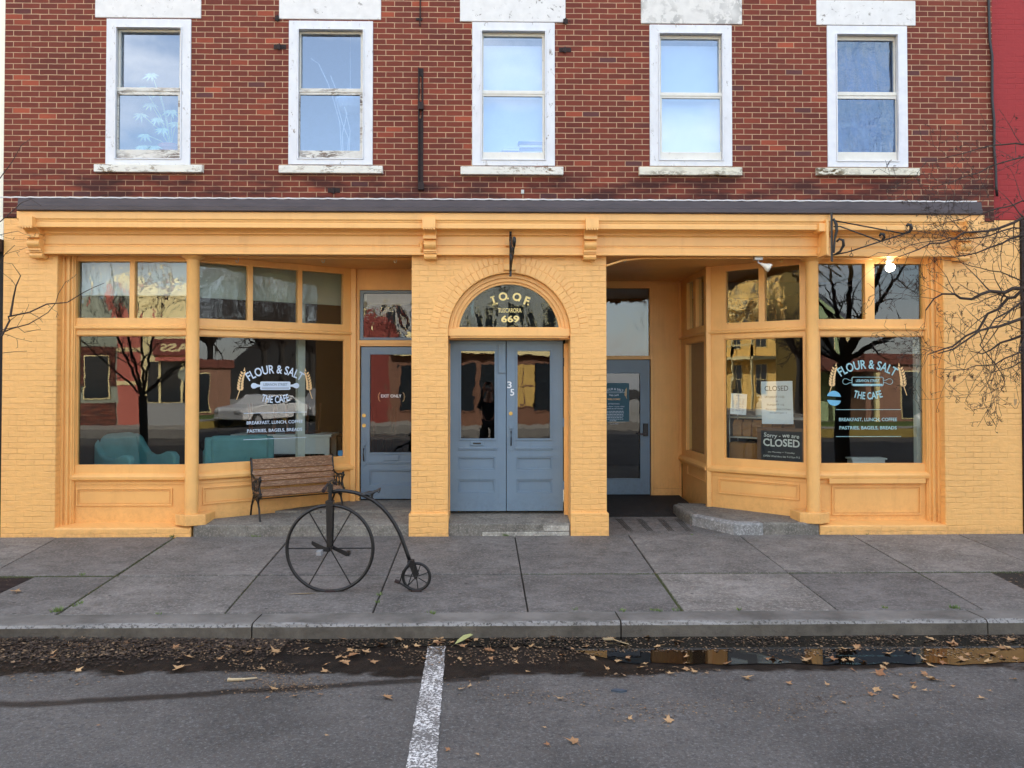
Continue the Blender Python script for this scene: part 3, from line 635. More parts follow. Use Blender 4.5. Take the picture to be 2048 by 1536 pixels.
rw = b.build('recess_wall', M['ochre'], bld, .003)
tw2 = MB().box(tb[0]-.004, tb[1]+.004, YB+.012, YB+.017, tb[2]-.004, tb[3]+.004).build('transom_pane', M['glass_wavy'], bld)
b = MB(); x = xb(1306)+.002; step = (3.0-.0-x)/11
x_end = xb(1358)
st = (x_end-x)/10
for k in range(10): b.box(x+k*st+.002, x+(k+1)*st-.002, YB-.012, YB+.03, zb_(977), ZC-.03)
b.box(x, x_end, YB-.006, YB+.02, zb_(977), ZC-.03); b.build('beadboard', M['ochre'], bld, .004)
b = MB(); b.box(x, 3.0, YB-.02, YB+.03, .06, zb_(977)-.002); b.box(x_end, 3.0, YB-.02, YB+.03, zb_(977), ZC); b.box(x, x_end, YB-.02, YB+.03, ZC-.03, ZC); b.build('corner_trim', M['ochre'], bld, .003)

# ---- shop windows: local frame runs left to right along the glass
zT1, zT0, zR, zG1, zG0 = Z2(525), Z2(637), Z2(657), Z2(671), Z2(930)
zS1, zS0 = Z2(945), Z2(958)
def shopfront(P, t, Ln, main, trans, glassm='glass', bottom=-.06, panel=None, ledge=False, tg='glass_wavy'):
    Mx = frame(P, t)
    hs = [(a, b, zT0, zT1) for a, b in trans] + [(main[0], main[1], zG0, zG1)]
    b = MB(Mx); b.wall(0, Ln, zS0, ZC+.02, 0, .09, hs)
    sw = b.build('shop_window', M['ochre'], bld, .004)
    b = MB(Mx)
    b.wall(main[0], main[1], zG0, zG1, .02, .05, [(main[0]+.012, main[1]-.012, zG0+.012, zG1-.012)]); b.build('glazing_bead', M['ochre'], sw, .002)
    b = MB(Mx); b.prism([(0, Z2(659)), (-.03, Z2(659)), (-.035, Z2(657)), (-.035, Z2(655)), (-.01, Z2(652)), (-.01, Z2(650)), (0, Z2(650))], Ln, 'x'); b.build('transom_ledge', M['ochre'], sw, .002)
    b = MB(Mx); b.prism([(0, zS0-.01), (-.03, zS0-.01), (-.05, zS0+.005), (-.055, zS0+.04), (-.04, zS0+.06), (-.012, zS1), (0, zS1)], Ln, 'x'); b.build('window_sill', M['ochre'], sw, .002)
    b = MB(Mx); b.wall(0, Ln, bottom, zS0-.002, .012, .08, []); 
    x0, x1, z0, z1 = panel
    b.ring(x0, x1, z0, z1, .016, -.006, .012); b.ring(x0+.02, x1-.02, z0+.02, z1-.02, .006, .004, .012)
    b.box(0, Ln, 0, .012, zS0-.06, zS0-.012)
    b.build('panel', M['ochre'], bld, .003)
    for q in trans: MB(Mx).box(q[0]-.004, q[1]+.004, .045, .05, zT0-.004, zT1+.004).build('transom_pane', M[tg], sw)
    MB(Mx).box(main[0]-.004, main[1]+.004, .045, .05, zG0-.004, zG1+.004).build('pane', M[glassm], sw)
    return sw, Mx
def frontal(u): return xat(u, .2, 800)
Yf = .2
# left frontal
lx0 = XL1; Lf = frontal(385)-lx0
swA, MA = shopfront((lx0, Yf), (1, 0), Lf, (frontal(152)-lx0, frontal(371)-lx0), [(frontal(150)-lx0, frontal(257)-lx0), (frontal(267)-lx0, frontal(371)-lx0)], panel=(frontal(157)-lx0, frontal(343)-lx0, Z2(1007), Z2(977)))
b = MB()
for k, (dx, yy) in enumerate(((.0, .10), (.03, .13), (.055, .115), (.085, .15), (.11, .17))): b.box(XL1+dx, XL1+dx+(.03 if k < 4 else .02), yy, Yf+.01, .12, ZC)
b.build('moulded_jamb', M['ochre'], bld, .004)
b = MB()
for k, (dx, yy) in enumerate(((.0, .10), (.03, .13), (.055, .115), (.085, .15), (.11, .17))): b.box(XR0-dx-(.03 if k < 4 else .02), XR0-dx, yy, Yf+.01, .12, ZC)
b.build('moulded_jamb', M['ochre'], bld, .004)
# right frontal
rx0 = frontal(1625); Lr = XR0-rx0
swB, MBf = shopfront((rx0, Yf), (1, 0), Lr, (frontal(1641)-rx0, frontal(1850)-rx0), [(frontal(1639)-rx0, frontal(1732)-rx0), (frontal(1751)-rx0, frontal(1849)-rx0)], panel=(frontal(1665)-rx0, frontal(1838)-rx0, Z2(1030), Z2(976)), tg='glass')
MB().box(frontal(1654), frontal(1846), Yf-.05, Yf+.01, Z2(968), Z2(956)-.012).build('apron_board', M['ochre'], bld, .004)
# left angled bay, from the column to the corner post
PA = Vector((frontal(386), .2)); PA2 = Vector((xat(706, YE-.02, 800), YE-.02)); tA = (PA2-PA)
ss = lambda u: s_of(u, PA, tA)
swC, MC = shopfront((PA.x, PA.y), tA, tA.length, (ss(397), ss(690)), [(ss(397), ss(494.5)), (ss(505), ss(595)), (ss(604), ss(686))], panel=(ss(410), ss(560), Z2(1007), Z2(977)))
# right: corner post, angled bay, side wall
PC = Vector((3.0, 1.07)); PCo = Vector((frontal(1626), .2)); tC = PCo-PC; sr = lambda u: s_of(u, PC, tC)
swD, MD = shopfront((PC.x, PC.y), tC, tC.length, (sr(1448), sr(1607)), [(sr(1452), sr(1518)), (sr(1530), sr(1600))], panel=(sr(1437), sr(1594), Z2(1003), Z2(975)))
PS = Vector((3.0, YB)); tS = Vector((0, -1)); s3 = lambda u: s_of(u, PS, tS)
swE, ME = shopfront((PS.x, PS.y), tS, YB-PC.y, (s3(1371.5), s3(1408)), [(s3(1374), s3(1387)), (s3(1392), s3(1408))], panel=(s3(1374), s3(1409), Z2(985), Z2(962)), glassm='glass_wavy')
b = MB(); b.box(2.965, 3.03, 1.03, 1.1, .1, ZC); b.build('corner_post', M['ochre'], bld, .006)
b = MB(); q = PA2; b.box(q.x-.03, q.x+.045, q.y-.045, q.y+.05, .15, ZC); b.build('corner_post', M['ochre'], bld, .006)
# columns
for u in (384.5, 1625.5):
    x = xat(u, .08, 800); b = MB(); r0 = .080
    b.lathe([(r0*1.04, .26), (r0, .32), (r0*.97, 2.2), (r0*.93, ZC-.10), (r0*.98, ZC-.095), (r0*.98, ZC-.085), (r0*1.35, ZC-.06), (r0*1.72, ZC-.045), (r0*1.76, ZC-.01)], (x, .08, 0), 32)
    col = b.build('column', M['ochre'], bld, smooth=True); 
    m_ = col.modifiers.new("e", 'EDGE_SPLIT'); m_.split_angle = R(40)
    b = MB(); sg = 1 if u < 1000 else -1
    w2 = .185; pl = [(x-sg*w2, .22), (x-sg*w2, .045), (x-sg*.02, -.06), (x+sg*.19, .03), (x+sg*.21, .30)]
    if sg < 0: pl = pl[::-1]
    b.prism(pl, .13, 'z', .135); b.build('column_plinth', M['ochre'], bld, .008)
# recess ceilings and the soffit, ledges at the foot
b = MB(); b.box(XL1, PL, .02, YE+.1, ZC, ZC+.05); b.build('recess_ceiling', M['ochre'], bld)
b = MB(); b.box(PR, XR0, .02, YB+.1, ZC, ZC+.05); b.build('recess_ceiling', M['ochre'], bld)
for a, c in ((XL1-.005, xat(384, 0)), (xat(1640, -.01, 1050), XR0+.005)):
    b = MB(); b.prism([(Yf+.02, -.08), (-.012, -.08), (-.012, .10), (-.002, .112), (Yf+.02, .14)], c-a, 'x', a); b.build('base_ledge', M['ochre_brick'], bld, .006)
# conduits, hooks and junction boxes under the ceiling
b = MB(); pts = [(xat(400, .1, 515), .1, ZC-.03), (xat(560, .15), .15, ZC-.03), (PL, .2, ZC-.035)]; b.tube(pts, .014, 8); b.build('conduit', M['ochre'], bld, smooth=True)
b = MB(); z = ZC-.03; pts = [(PR, -.02, z-.12), (PR+.1, .0, z-.085), (PR+.22, .02, z-.045), (PR+.45, .03, z-.02), (PR+1.0, .03, z-.015), (3.2, .03, z-.01), (4.0, .02, z-.005), (4.75, .02, z-.02)]
b.tube(pts, .014, 8); b.build('conduit', M['ochre'], bld, smooth=True)
for u, yy in ((477, .25), (649, .25), (793, .25), (1252, .15), (1565, .1)):
    x = xat(u, yy, 525); b = MB(); pts = [(x, yy, ZC), (x, yy, ZC-.06)] + [(x-.016+.016*math.cos(a), yy, ZC-.06-.02*math.sin(a)) for a in [i*math.pi/6 for i in range(8)]]
    b.tube(pts, .004, 6); b.build('ceiling_hook', M['brass'] if u > 1500 else M['grey_in'], bld)

# ---- lettering on the glass
def logo(Mx, cx, cz, s, fill, ink, gold, parent, y=-.001):
    t = MB(Mx); Y = .043
    put_text(t, 'FLOUR & SALT', cx, cz+.165*s, .72*s, .115*s, Y, arc=.62*s, bold=.02)
    put_text(t, 'THE CAFE', cx, cz-.225*s, .39*s, .095*s, Y, arc=-.62*s, bold=.02)
    put_text(t, 'BREAKFAST, LUNCH, COFFEE', cx, cz-.50*s, .74*s, .05*s, Y, bold=.015)
    put_text(t, 'PASTRIES, BAGELS, BREADS', cx, cz-.605*s, .73*s, .05*s, Y, bold=.015)
    for z in (-.355, -.695): t.box(cx-.41*s, cx+.42*s, Y-.001, Y+.001, cz+z*s-.003, cz+z*s+.003)
    def pin(grow, Yp, T):
        pts = [(-.20, .045), (-.185, .055), (.185, .055), (.20, .045), (.20, -.045), (.185, -.055), (-.185, -.055), (-.20, -.045)]
        T.add([(cx+(x+math.copysign(grow, x))*s, Yp, cz+(z+math.copysign(grow, z))*s) for x, z in pts[::-1]], [tuple(range(8))])
        for sg in (-1, 1):
            h = [(.20, .012), (.235, .018), (.265, .034), (.295, .036), (.315, .018), (.32, 0), (.315, -.018), (.295, -.036), (.265, -.034), (.235, -.018), (.20, -.012)]
            T.add([(cx+sg*(x)*s, Yp, cz+(z+math.copysign(grow, z) if z else 0)*s) for x, z in h], [tuple(range(11)) if sg < 0 else tuple(range(11))[::-1]])
    if fill: pin(0, Y, t)
    else:
        pts = [(-.20, .045), (-.185, .055), (.185, .055), (.20, .045), (.20, -.045), (.185, -.055), (-.185, -.055), (-.20, -.045), (-.20, .045)]
        t.tube([(cx+x*s, Y, cz+z*s) for x, z in pts], .004*s, 4)
        t.box(cx-.19*s, cx+.19*s, Y-.001, Y+.001, cz-.05*s, cz-.03*s)
        for sg in (-1, 1):
            h = [(.20, .012), (.235, .018), (.265, .034), (.295, .036), (.315, .018), (.32, 0), (.315, -.018), (.295, -.036), (.265, -.034), (.235, -.018), (.20, -.012)]
            t.tube([(cx+sg*x*s, Y, cz+z*s) for x, z in h], .0035*s, 4)
        put_text(t, 'LEBANON STREET', cx, cz-.005*s, .30*s, .035*s, Y, bold=.015)
    t.build('lettering', ink, parent)
    if fill:
        t = MB(Mx); put_text(t, 'LEBANON STREET', cx, cz+.0*s, .32*s, .035*s, Y-.002, bold=.015); t.box(cx-.18*s, cx+.18*s, Y-.003, Y-.001, cz-.036*s, cz-.026*s); t.build('lettering', plain('slate_vinyl', S(120,140,160), .5), parent)
    for sg in (-1, 1): t = MB(Mx); wheat(t, cx+sg*.455*s, cz-.16*s, .40*s, Y, .05*s, 7, -sg); t.build('wheat_emblem', gold, parent)
zL = lambda v, D: CAM.z-(v-765)*D/F
sC = (ss(497)+ss(611))/2; PCw = MC @ Vector((sC, 0, 0)); dC = PCw.y-CAM.y
logo(MC, ss(553), zL(771, dC)+.0, 1.0, True, M['lettering'], M['wheat'], swC)
logo(MBf, frontal(1739)-rx0, Z2(763), 1.0, False, M['lettering_teal'], M['wheat'], swB)
# stickers
b = MB(MC); s0 = ss(683.5); D = (MC @ Vector((s0,0,0))).y-CAM.y; zz = zL(906, D); b.prism([(s0-.035, zz+.04), (s0+.035, zz+.04), (s0+.035, zz-.02), (s0, zz-.05), (s0-.035, zz-.02)], .002, 'y', .04); b.build('security_sticker', plain('blue_sticker', S(60,120,160), .4), swC)
b = MB(MBf); s0 = frontal(1671)-rx0; zz = Z2(797)
for sg in (-1, 1):
    pts = [(s0+.088*math.cos(a), zz+sg*.014+.080*math.sin(a)*1.0) for a in [sg*(.12+i*(math.pi-.24)/14) for i in range(15)]]
    b.add([(x, .042, z-.02*(x-s0)*3) for x, z in pts], [tuple(range(15)) if sg < 0 else tuple(range(15))[::-1]])
b.build('round_sticker', plain('sky_blue_sticker', S(110,180,215), .5), swB)

# ---- interior shell behind the shop windows
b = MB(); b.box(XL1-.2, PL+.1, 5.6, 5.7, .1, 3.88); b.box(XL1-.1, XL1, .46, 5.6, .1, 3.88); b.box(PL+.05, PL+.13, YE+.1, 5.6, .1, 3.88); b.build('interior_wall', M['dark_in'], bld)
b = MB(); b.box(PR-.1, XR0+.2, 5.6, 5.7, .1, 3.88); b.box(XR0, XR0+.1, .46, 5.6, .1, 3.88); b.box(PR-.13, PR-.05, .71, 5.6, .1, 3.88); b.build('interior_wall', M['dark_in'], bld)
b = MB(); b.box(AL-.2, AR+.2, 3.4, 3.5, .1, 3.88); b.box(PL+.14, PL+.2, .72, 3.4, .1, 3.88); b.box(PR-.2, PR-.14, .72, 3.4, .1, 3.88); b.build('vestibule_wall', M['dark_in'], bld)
b = MB()
A3 = [(XL1-.1, .3), (PA.x+.06, .3), (PA2.x+.08, PA2.y+.1), (PL+.05, YE+.1), (PL+.05, 5.6), (XL1-.1, 5.6)]
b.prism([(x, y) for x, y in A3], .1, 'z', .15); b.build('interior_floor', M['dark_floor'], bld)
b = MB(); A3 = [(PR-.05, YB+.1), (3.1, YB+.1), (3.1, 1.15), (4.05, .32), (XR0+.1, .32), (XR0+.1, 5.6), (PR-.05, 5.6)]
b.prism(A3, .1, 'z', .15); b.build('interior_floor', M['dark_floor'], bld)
b = MB(); b.prism([(XL1-.1, .32), (PA.x+.08, .32), (PA2.x+.02, PA2.y+.13), (PL+.05, YE+.12), (PL+.05, 5.6), (XL1-.1, 5.6)], .05, 'z', ZC+.06)
b.build('interior_ceiling', M['white_in'], bld)
b = MB(); b.prism([(PR-.05, YB+.12), (3.12, YB+.12), (3.12, 1.15), (4.05, .34), (XR0+.1, .34), (XR0+.1, 5.6), (PR-.05, 5.6)], .05, 'z', ZC+.06); b.build('interior_ceiling', M['white_in'], bld)
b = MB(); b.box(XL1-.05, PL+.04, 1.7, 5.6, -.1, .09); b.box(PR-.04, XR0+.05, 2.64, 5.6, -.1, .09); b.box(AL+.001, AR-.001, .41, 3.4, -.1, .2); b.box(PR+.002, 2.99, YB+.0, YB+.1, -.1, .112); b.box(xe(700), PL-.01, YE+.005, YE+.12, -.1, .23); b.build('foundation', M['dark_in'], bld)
# pale dropped valance behind the left transoms, pale post, pale jamb
b = MB(); b.box(xat(166, .5), frontal(384), .44, .48, Z2(585)-.02, ZC+.05); b.build('valance', M['white_in'], bld)
b = MB(MC); b.box(.02, tA.length+.3, .20, .24, Z2(592), ZC+.05); b.build('valance', plain('pale_green_valance', S(176,184,176), .7, var=.04), bld)
b = MB(); b.box(xe(722), XE1, YE+.3, YE+.33, ze(605), ZC+.05); b.build('valance', plain('grey_valance', S(150,140,136), .7), bld)
b = MB(); b.box(XL1+.0, xat(166, .5), .32, .42, .25, ZC+.05); b.build('interior_jamb', M['grey_in'], bld, .004)
b = MB(MC); D0 = ss(583); b.box(ss(583)+.19, ss(598)+.19, .30, .4, .25, ZC); b.build('interior_post', M['grey_in'], bld, .004)
b = MB(); b.box(xat(1836, .3), XR0-.02, .34, .42, .25, zG1+.02); b.build('interior_jamb', M['grey_in'], bld, .004)
b = MB(); b.box(xat(160,.45)-.08, xat(160,.45)+.02, .30, .315, Z2(767), Z2(748)); b.build('thermostat', M['white_in'], bld, .004)
# ================================================================ GROUND
def concrete(name, col, col2, rough=.8, isl=True, spots=True):
    m, t, b = newmat(name); v = pos(t); g = nd(t, 'NewGeometry')
    n = nse(t, v, 1.6, 9, .72); c = ramp(t, n, .34, .64, col2, col)
    n2 = nse(t, scaled(t, v, (1, 1.6, 1)), 5, 9, .78); c = mixc(t, math_(t, 'MULTIPLY', ramp(t, n2, .46, .62), .75), c, tuple(x*.36 for x in col[:3])+(1,))
    n3 = nse(t, v, 36, 5, .85); c = mixc(t, .45, c, ramp(t, n3, .3, .7, (.02,.02,.02,1), tuple(min(1, x*2.0) for x in col[:3])+(1,)), 'MIX') if False else mixc(t, math_(t, 'MULTIPLY', ramp(t, n3, .5, .62), .55), c, tuple(x*1.8 for x in col[:3])+(1,))
    if isl:
        r = ramp(t, g.outputs['Random Per Island'], 0, 1, (.70,.70,.71,1), (1.22,1.2,1.16,1)); c = mixc(t, 1.0, c, r, 'MULTIPLY')
    if spots:
        vo = nd(t, 'TexVoronoi'); vo.inputs['Scale'].default_value = 4.5; t.links.new(scaled(t, v, (1, 1, 1)), vo.inputs['Vector'])
        k = ramp(t, vo.outputs['Distance'], .065, .085, (1,1,1,1), (0,0,0,1)); c = mixc(t, math_(t, 'MULTIPLY', k, .7), c, (.02,.018,.016,1))
    t.links.new(c, b.inputs['Base Color']); b.inputs['Roughness'].default_value = rough
    bump(t, b, math_(t, 'ADD', n3, math_(t, 'MULTIPLY', n2, .8)), .5, .004); return m
M['slab'] = concrete('pavement_concrete', (.205,.190,.176,1), (.085,.078,.070,1))
M['kerb'] = concrete('kerb_stone', (.21,.205,.2,1), (.12,.115,.105,1), .8, False)
M['step'] = concrete('worn_step_stone', (.22,.205,.175,1), (.12,.11,.095,1), .85, False)
M['dirt'] = plain('joint_dirt', (.022,.018,.013,1), .95, 0, .5, 30, .6, 120)
def kerbmat():
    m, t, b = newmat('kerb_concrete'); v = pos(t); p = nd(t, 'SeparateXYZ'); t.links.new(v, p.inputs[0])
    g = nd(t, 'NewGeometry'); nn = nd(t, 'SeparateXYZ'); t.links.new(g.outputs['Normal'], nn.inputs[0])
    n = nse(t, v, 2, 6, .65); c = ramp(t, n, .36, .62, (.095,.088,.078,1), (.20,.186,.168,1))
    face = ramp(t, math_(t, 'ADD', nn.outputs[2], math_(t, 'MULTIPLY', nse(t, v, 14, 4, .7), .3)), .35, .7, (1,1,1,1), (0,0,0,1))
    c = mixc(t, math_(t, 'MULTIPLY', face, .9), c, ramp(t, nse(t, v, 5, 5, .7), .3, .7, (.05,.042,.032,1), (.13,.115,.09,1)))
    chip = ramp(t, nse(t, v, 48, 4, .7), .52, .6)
    edge = math_(t, 'MULTIPLY', ramp(t, nn.outputs[2], .25, .6), ramp(t, nn.outputs[2], .9, .985, (1,1,1,1), (0,0,0,1)))  # highlight line along the rounded top edge, put into the colour
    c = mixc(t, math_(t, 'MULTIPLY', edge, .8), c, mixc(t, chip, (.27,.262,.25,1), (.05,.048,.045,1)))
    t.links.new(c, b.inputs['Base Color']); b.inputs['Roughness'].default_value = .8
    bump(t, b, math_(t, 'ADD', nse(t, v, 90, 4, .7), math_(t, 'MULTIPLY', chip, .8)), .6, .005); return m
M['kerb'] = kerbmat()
Yj = pave(1030, 1148).y; Yk = pave(1030, 1224).y; Yf2 = pave(1030, 1247).y
def zp(y): return PAVE*y
def seg(a, b):
    A, B = pave(*a), pave(*b)
    return lambda y: A.x + (B.x-A.x)*(y-A.y)/(B.y-A.y)
W_ = lambda x: (lambda y: x)
L1 = seg((110,1078),(2,1136)); L2 = seg((353,1072),(122,1223)); L3 = seg((572,1085),(446,1231)); L4 = seg((802,1085),(750,1214)); L5 = seg((1029.5,1071),(1056,1223))
L6 = seg((1255,1067),(1364,1221)); L7 = seg((1476,1069),(1677,1221)); L8 = seg((1705,1071),(1950,1210)); L9 = seg((1925,1072),(2048,1122))
PLt = seg((70,1153),(0,1186)); PRt = seg((1975,1141),(2048,1178))
row1 = [(W_(-20),0), (W_(-9),.006), (W_(-7.6),.006), (L1,.006), (L2,.016), (L3,.010), (L4,.007), (L5,.006), (L6,.009), (L7,.006), (L8,.009), (L9,.006), (W_(8.6),.006), (W_(10.2),.006), (W_(22),0)]
row2 = [(W_(-20),0), (W_(-9),.006), (W_(-6.0),.0), None, (PLt,.0), (L2,.013), (L3,.008), (L4,.007), (L5,.007), (L6,.014), (L7,.006), (L8,.008), (PRt,0), None, (W_(7.0),0), (W_(8.6),.006), (W_(22),0)]
pv = MB(); rr = random.Random(5)
def slabs(row, ya, yb):
    for i in range(len(row)-1):
        if row[i] is None or row[i+1] is None: continue
        (fa, ga), (fb, gb) = row[i], row[i+1]; n = 1
        j = lambda: rr.uniform(-.002, .002)
        P = [(fa(yb)+ga, yb), (fb(yb)-gb, yb), (fb(ya)-gb, ya), (fa(ya)+ga, ya)]
        z = [zp(y)+j() for x, y in P]
        pv.add([(x, y, zz) for (x, y), zz in zip(P, z)] + [(x, y, zz-.09) for (x, y), zz in zip(P, z)], [(0,1,2,3),(7,6,5,4),(0,4,5,1),(1,5,6,2),(2,6,7,3),(3,7,4,0)])
slabs(row1, 0.02, Yj+.022); slabs(row2, Yj-.022, Yk+.006)
tag(pv.build('pavement', M['slab'], bevel=.007), kind='structure')
b = MB(); b.add([(-22, .6, -.012), (22, .6, -.012), (22, Yk, zp(Yk)-.014), (-22, Yk, zp(Yk)-.014)], [(3,2,1,0)][::-1]); b.f = [(3,2,1,0)]; tag(b.build('joint_soil', M['dirt']), kind='structure')
# kerb stones
KB = [-20, -12, -6.4, None, None, None, 9.5, 14, 22]
kx = sorted([-20, -14, -9.3, pave(513,1240).x, pave(1235,1232).x, pave(1945,1226).x, 9.4, 14, 22]); b = MB()
hk = .125; zk = zp(Yk)
for a, c in zip(kx[:-1], kx[1:]):
    n = max(2, int((c-a)/.12)); xs = [a+.006+(c-a-.012)*i/n for i in range(n+1)]
    prof_ = [(Yk-.001, zk-.25), (Yk-.001, zk-.002), (Yf2+.035, zk+.001), (Yf2+.012, zk-.006), (Yf2-.002, zk-.026), (Yf2-.012, zk-.25)]
    m_ = len(prof_); vs = []; fs = []
    for i, x in enumerate(xs):
        for j, (y, z) in enumerate(prof_):
            q = noise.noise(Vector((x*3, j*.7, 1)))*.006+noise.noise(Vector((x*11, j, 4)))*.003
            vs.append((x, y-(q if j > 1 else 0), z+(q*.8 if 1 < j < 5 else 0)))
    for i in range(n):
        for j in range(m_): fs.append((i*m_+j, i*m_+(j+1)%m_, (i+1)*m_+(j+1)%m_, (i+1)*m_+j))
    fs += [tuple(range(m_))[::-1], tuple(range(n*m_, n*m_+m_))]
    b.add(vs, fs)
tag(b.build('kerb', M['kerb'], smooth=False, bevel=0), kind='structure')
# road: flat gutter strip, then a gentle crown
ZGU = zk-hk; YG = Yf2-.012
def road_z(y):
    d = YG-y
    if d < .78: return ZGU
    if y > -11: return ZGU+.026*(d-.78)
    top = ZGU+.026*(YG+11-.78)
    return max(top-.02*(-11-y), top-.2)
def road(u, v):                      # where an image point meets the road
    d = ray(u, v); k = 1.0
    for i in range(40): k = (road_z((CAM+d*k).y)-CAM.z)/d.z
    return CAM+d*k
def asphalt():
    m, t, b = newmat('asphalt'); v = pos(t); p = nd(t, 'SeparateXYZ'); t.links.new(v, p.inputs[0])
    n = nse(t, v, .9, 7, .6); c = ramp(t, n, .34, .64, (.048,.043,.038,1), (.112,.101,.091,1))
    n2 = nse(t, scaled(t, v, (1, 2, 1)), 5, 6, .7); c = mixc(t, math_(t, 'MULTIPLY', ramp(t, n2, .50, .68), .5), c, (.045,.042,.04,1))
    ag = nse(t, v, 48, 5, .9); c = mixc(t, math_(t, 'MULTIPLY', ramp(t, ag, .52, .64), .6), c, (.26,.258,.255,1))
    ag2 = nse(t, v, 30, 5, .85); c = mixc(t, math_(t, 'MULTIPLY', ramp(t, ag2, .52, .62), .65), c, (.022,.022,.022,1))
    # damp and dirty strip along the gutter with an uneven edge, and a damp streak left by runoff
    wob = math_(t, 'ADD', math_(t, 'MULTIPLY', nse(t, scaled(t, v, (.55, 1, 1)), 1.5, 6, .68), .9), math_(t, 'MULTIPLY', nse(t, v, 9, 4, .7), .12))
    dd = math_(t, 'SUBTRACT', YG, p.outputs[1])
    wet = ramp(t, math_(t, 'SUBTRACT', dd, wob), .20, .27, (1,1,1,1), (0,0,0,1))
    s1 = math_(t, 'ABSOLUTE', math_(t, 'SUBTRACT', dd, math_(t, 'ADD', math_(t, 'ADD', math_(t, 'MULTIPLY', p.outputs[0], -.139), .71), math_(t, 'MULTIPLY', nse(t, v, 1.2, 4, .6), .22))))
    streak = math_(t, 'MULTIPLY', ramp(t, s1, .03, .07, (1,1,1,1), (0,0,0,1)), ramp(t, p.outputs[0], .0, .01, (1,1,1,1), (0,0,0,1)))
    dark = math_(t, 'MAXIMUM', wet, math_(t, 'MULTIPLY', streak, .8))
    c = mixc(t, math_(t, 'MULTIPLY', dark, .95), c, ramp(t, nse(t, v, 8, 6, .75), .42, .70, (.004,.003,.0025,1), (.024,.017,.013,1)))
    t.links.new(c, b.inputs['Base Color']); rg = math_(t, 'SUBTRACT', .78, math_(t, 'MULTIPLY', dark, .28)); t.links.new(rg, b.inputs['Roughness']); t.links.new(math_(t, 'SUBTRACT', .5, math_(t, 'MULTIPLY', dark, .35)), b.inputs['Specular IOR Level'])
    hh = math_(t, 'ADD', ag, math_(t, 'MULTIPLY', ag2, .8)); bump(t, b, hh, .6, .004); return m
M['asphalt'] = asphalt()
ys = [Yf2+.05, YG-.78, -5, -7, -9, -11, -14, -17, -18.8]
b = MB(); xs = [-120, 120]
for i in range(len(ys)-1): b.quad((-120, ys[i+1], road_z(ys[i+1])), (120, ys[i+1], road_z(ys[i+1])), (120, ys[i], road_z(ys[i])), (-120, ys[i], road_z(ys[i])))
tag(b.build('road', M['asphalt']), kind='structure')
b = MB(); b.quad((-300,-300,-.55),(300,-300,-.55),(300,300,-.55),(-300,300,-.55)); tag(b.build('ground', plain('earth', (.05,.045,.03,1), .95)), kind='structure')
# painted parking line, worn
def linemat():
    m, t, b = newmat('worn_white_road_paint'); v = pos(t); n = nse(t, v, 55, 5, .75); n2 = nse(t, v, 4, 4, .6)
    k = ramp(t, math_(t, 'ADD', n, math_(t, 'MULTIPLY', n2, .35)), .60, .68); k = math_(t, 'MULTIPLY', k, .9)
    p = nd(t, 'SeparateXYZ'); t.links.new(v, p.inputs[0]); far = nd(t, 'MapRange'); far.inputs['From Min'].default_value = YG-.72; far.inputs['From Max'].default_value = YG-.35
    t.links.new(p.outputs[1], far.inputs['Value']); k = math_(t, 'MAXIMUM', k, math_(t, 'MULTIPLY', far.outputs[0], ramp(t, n, .40, .5)))
    t.links.new(mixc(t, k, (.72,.70,.67,1), (.06,.052,.046,1)), b.inputs['Base Color']); b.inputs['Roughness'].default_value = .75; bump(t, b, n, .5, .003); return m
b = MB(); N = 26
la = [(856,1292),(812,1536)]; lb = [(891,1292),(873,1536)]
A0, A1, B0, B1 = road(*la[0]), road(*la[1]), road(*lb[0]), road(*lb[1]); rr = random.Random(9)
A1 = A1+(A1-A0)*.8; B1 = B1+(B1-B0)*.8; vs = []
for i in range(N*3+1):
    f = i/(N*3); a_ = A0.lerp(A1, f); b_2 = B0.lerp(B1, f)
    vs += [(a_.x+rr.uniform(-.004,.004), a_.y, road_z(a_.y)+.004), (b_2.x+rr.uniform(-.004,.004), b_2.y, road_z(b_2.y)+.004)]
b.add(vs, [(2*i, 2*i+2, 2*i+3, 2*i+1) for i in range(N*3)]); tag(b.build('road_marking', linemat()), kind='structure')
# puddle
m, t, bb = newmat('muddy_water'); bb.inputs['Base Color'].default_value = (.006,.005,.004,1); bb.inputs['Roughness'].default_value = .015; bb.inputs['IOR'].default_value = 1.45
bump(t, bb, nse(t, pos(t), 9, 3, .5), .08, .002)
b = MB(); top = []; bot = []; n = 160; x0, x1 = pave(560,1290).x, 9.5
for i in range(n+1):
    x = x0+(x1-x0)*i/n; e = min(1, i/10)
    w1 = min(1, max(0, (x-pave(1120,1290).x)/.5)); wd = (.16+.42*w1+.09*noise.noise(Vector((x*1.3, 3, 0)))+.05*noise.noise(Vector((x*6, 1, 0))))*e
    top.append((x, YG+.01, ZGU+.006)); bot.append((x, YG-.03-wd, ZGU+.006))
b.add(top+bot, [(i, n+1+i, n+2+i, i+1) for i in range(n)]); tag(b.build('puddle', m), kind='structure')
